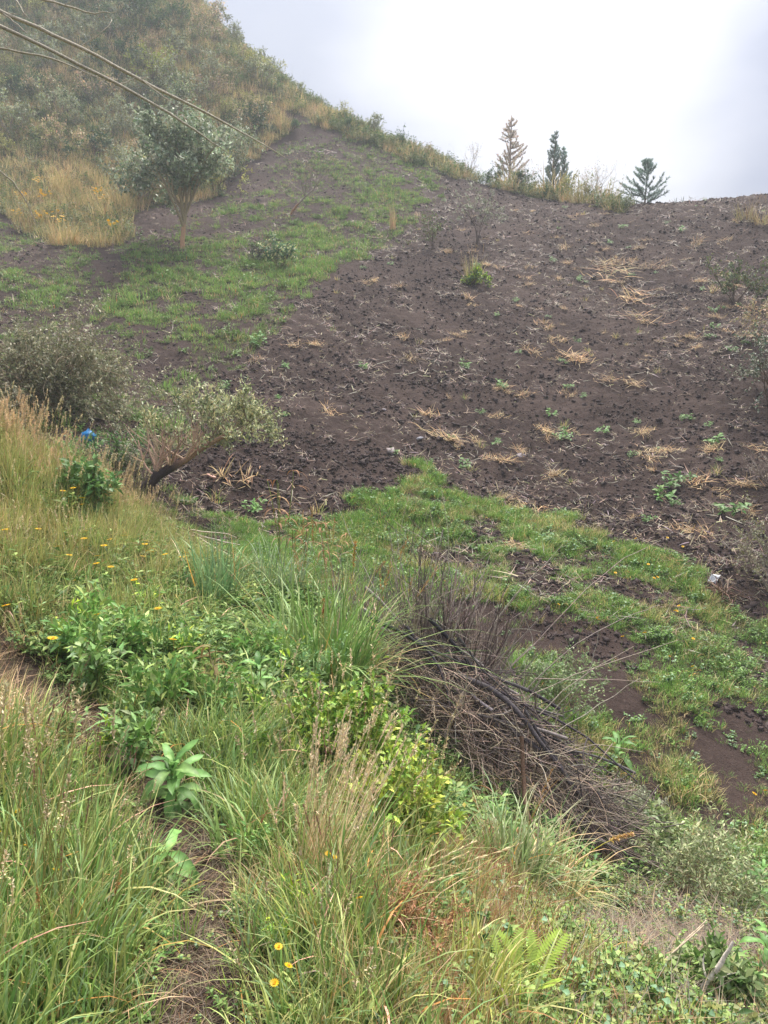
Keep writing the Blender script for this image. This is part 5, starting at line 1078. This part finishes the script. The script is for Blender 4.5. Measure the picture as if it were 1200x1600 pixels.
# yellow flowers: stalk and head
def flower(seed, h, s_):
    r_ = np.random.default_rng(seed); g = Geo(); gh = Geo(); pts = curve(r_, [0, 0, 0], [r_.normal(0, .1), r_.normal(0, .1), 1], h, 5, .05); tube(g, pts, .0016, c(130,150,80), 4)
    flowerhead(gh, pts[-1], [r_.normal(0, .25), -.45, .85], s_, r_, n=13); return g.mesh('flower_stalk', (LEAF,)), gh.mesh('flower_head', (PETAL,))
fl = [flower(1150 + k, .42, .020) for k in range(4)]; fs = [flower(1160 + k, .18, .024) for k in range(3)]
def lab_near(uu, vv):
    return 'near the crest of the knoll' if vv < 800 else ('at the left edge' if uu < 40 else 'right of the others by the gully edge' if uu > 230 else 'in the pale meadow')
NEARF = [(70,768),(104,775),(137,772),(139,786),(109,791),(5,840),(53,838),(145,838),(122,855),(165,853),(142,862),(108,878),(136,878),(149,878),(137,888),(218,858),(246,853),(239,867),(245,867),(250,873),(260,880),(232,876),(215,843),(124,915),(157,914),(178,895),(242,912),(300,870),(136,960),(243,963),(66,1021),(283,1012),(190,995),(0,962),(110,852)]
for k, (uu, vv) in enumerate(NEARF):
    st, hd = fl[k % 4]; f_ = 13 if vv > 940 else 30
    p_ = at(uu, vv + 42 if vv < 950 else vv + 50, 2.5); sc = top_at(p_, vv) / .42 if True else 1
    o = link('yellow_flower', None, label='yellow daisy like flower ' + lab_near(uu, vv), cat='flower', group='yellow flowers in the meadow', loc=p_, rot=(0, 0, k * 1.3), scl=(1.7, 1.7, max(.6, min(2.2, sc * 1.2))))
    link('stalk', st, o); link('head', hd, o)
for uu, vv, lb in [(422,1547,'yellow flower at the bottom centre left of its pair'),(461,1561,'yellow flower just right of the bottom centre one'),(97,1394,'pair of yellow blooms low in the left grass'),(66,1353,'orange yellow flower in the left grass above the paired blooms'),(503,1368,'yellow flower at the foot of the bleached grass bunch'),(523,1382,'yellow flower right under the bleached grass bunch'),(557,1446,'yellow flower low right of the bleached grass bunch'),(22,1328,'small yellow flower near the left edge above the orange one'),(415,1595,'yellow flower cut by the bottom edge'),(25,1295,'yellow flower at the left edge in straw')]:
    p_ = at(uu, vv + 60); sc = top_at(p_, vv) / .42; o = link('yellow_flower', None, label=lb, cat='flower', loc=p_, rot=(0, 0, uu), scl=(.72, .72, max(.2, min(1.3, sc)))); st, hd = fl[int(uu) % 4]; link('stalk', st, o); link('head', hd, o)
for k, (uu, vv) in enumerate([(1025,917),(1026,920),(938,986),(936,982),(1050,972),(1056,968),(1054,976),(1086,1020),(1050,1045),(1085,1062),(970,1010),(990,850),(1040,852),(962,912),(876,965),(1010,1006),(1193,1262),(956,855),(1064,862),(1012,892),(1182,1275)]):
    st, hd = fs[k % 3]; o = link('yellow_flower', None, label='yellow flower ' + ('at the upper edge of the gully grass' if vv < 900 else 'by the right photo edge low on the gully slope' if uu > 1150 else 'on the middle of the gully slope'), cat='flower', group='yellow flowers on the gully slope', loc=at(uu, vv + 8, 7.3), rot=(0, 0, k), scl=1.25); link('stalk', st, o); link('head', hd, o)

# ------------------------------------------------------------------ haze in the air over the slope
zb, zt = float(GZ.min()) - 1.0, 75.0
zt = float(GZ.max()) + 8
V = np.array([[a, b, d] for d in (zb, zt) for b in (-175, 175) for a in (-175, 175)], float)
Q = np.array([[0, 2, 3, 1], [4, 5, 7, 6], [0, 1, 5, 4], [2, 6, 7, 3], [0, 4, 6, 2], [1, 3, 7, 5]])
hm = bpy.data.materials.new('haze'); hm.use_nodes = True; hm.node_tree.nodes.clear()
pv = hm.node_tree.nodes.new('ShaderNodeVolumePrincipled'); pv.inputs['Density'].default_value = .0017; pv.inputs['Color'].default_value = (.87, .925, 1, 1); pv.inputs['Anisotropy'].default_value = .0
ho = hm.node_tree.nodes.new('ShaderNodeOutputMaterial'); hm.node_tree.links.new(pv.outputs[0], ho.inputs['Volume'])
link('haze', mesh('haze', V, Q, None, (hm,)), kind='stuff', label='thin pale mist in the air over the hillside')
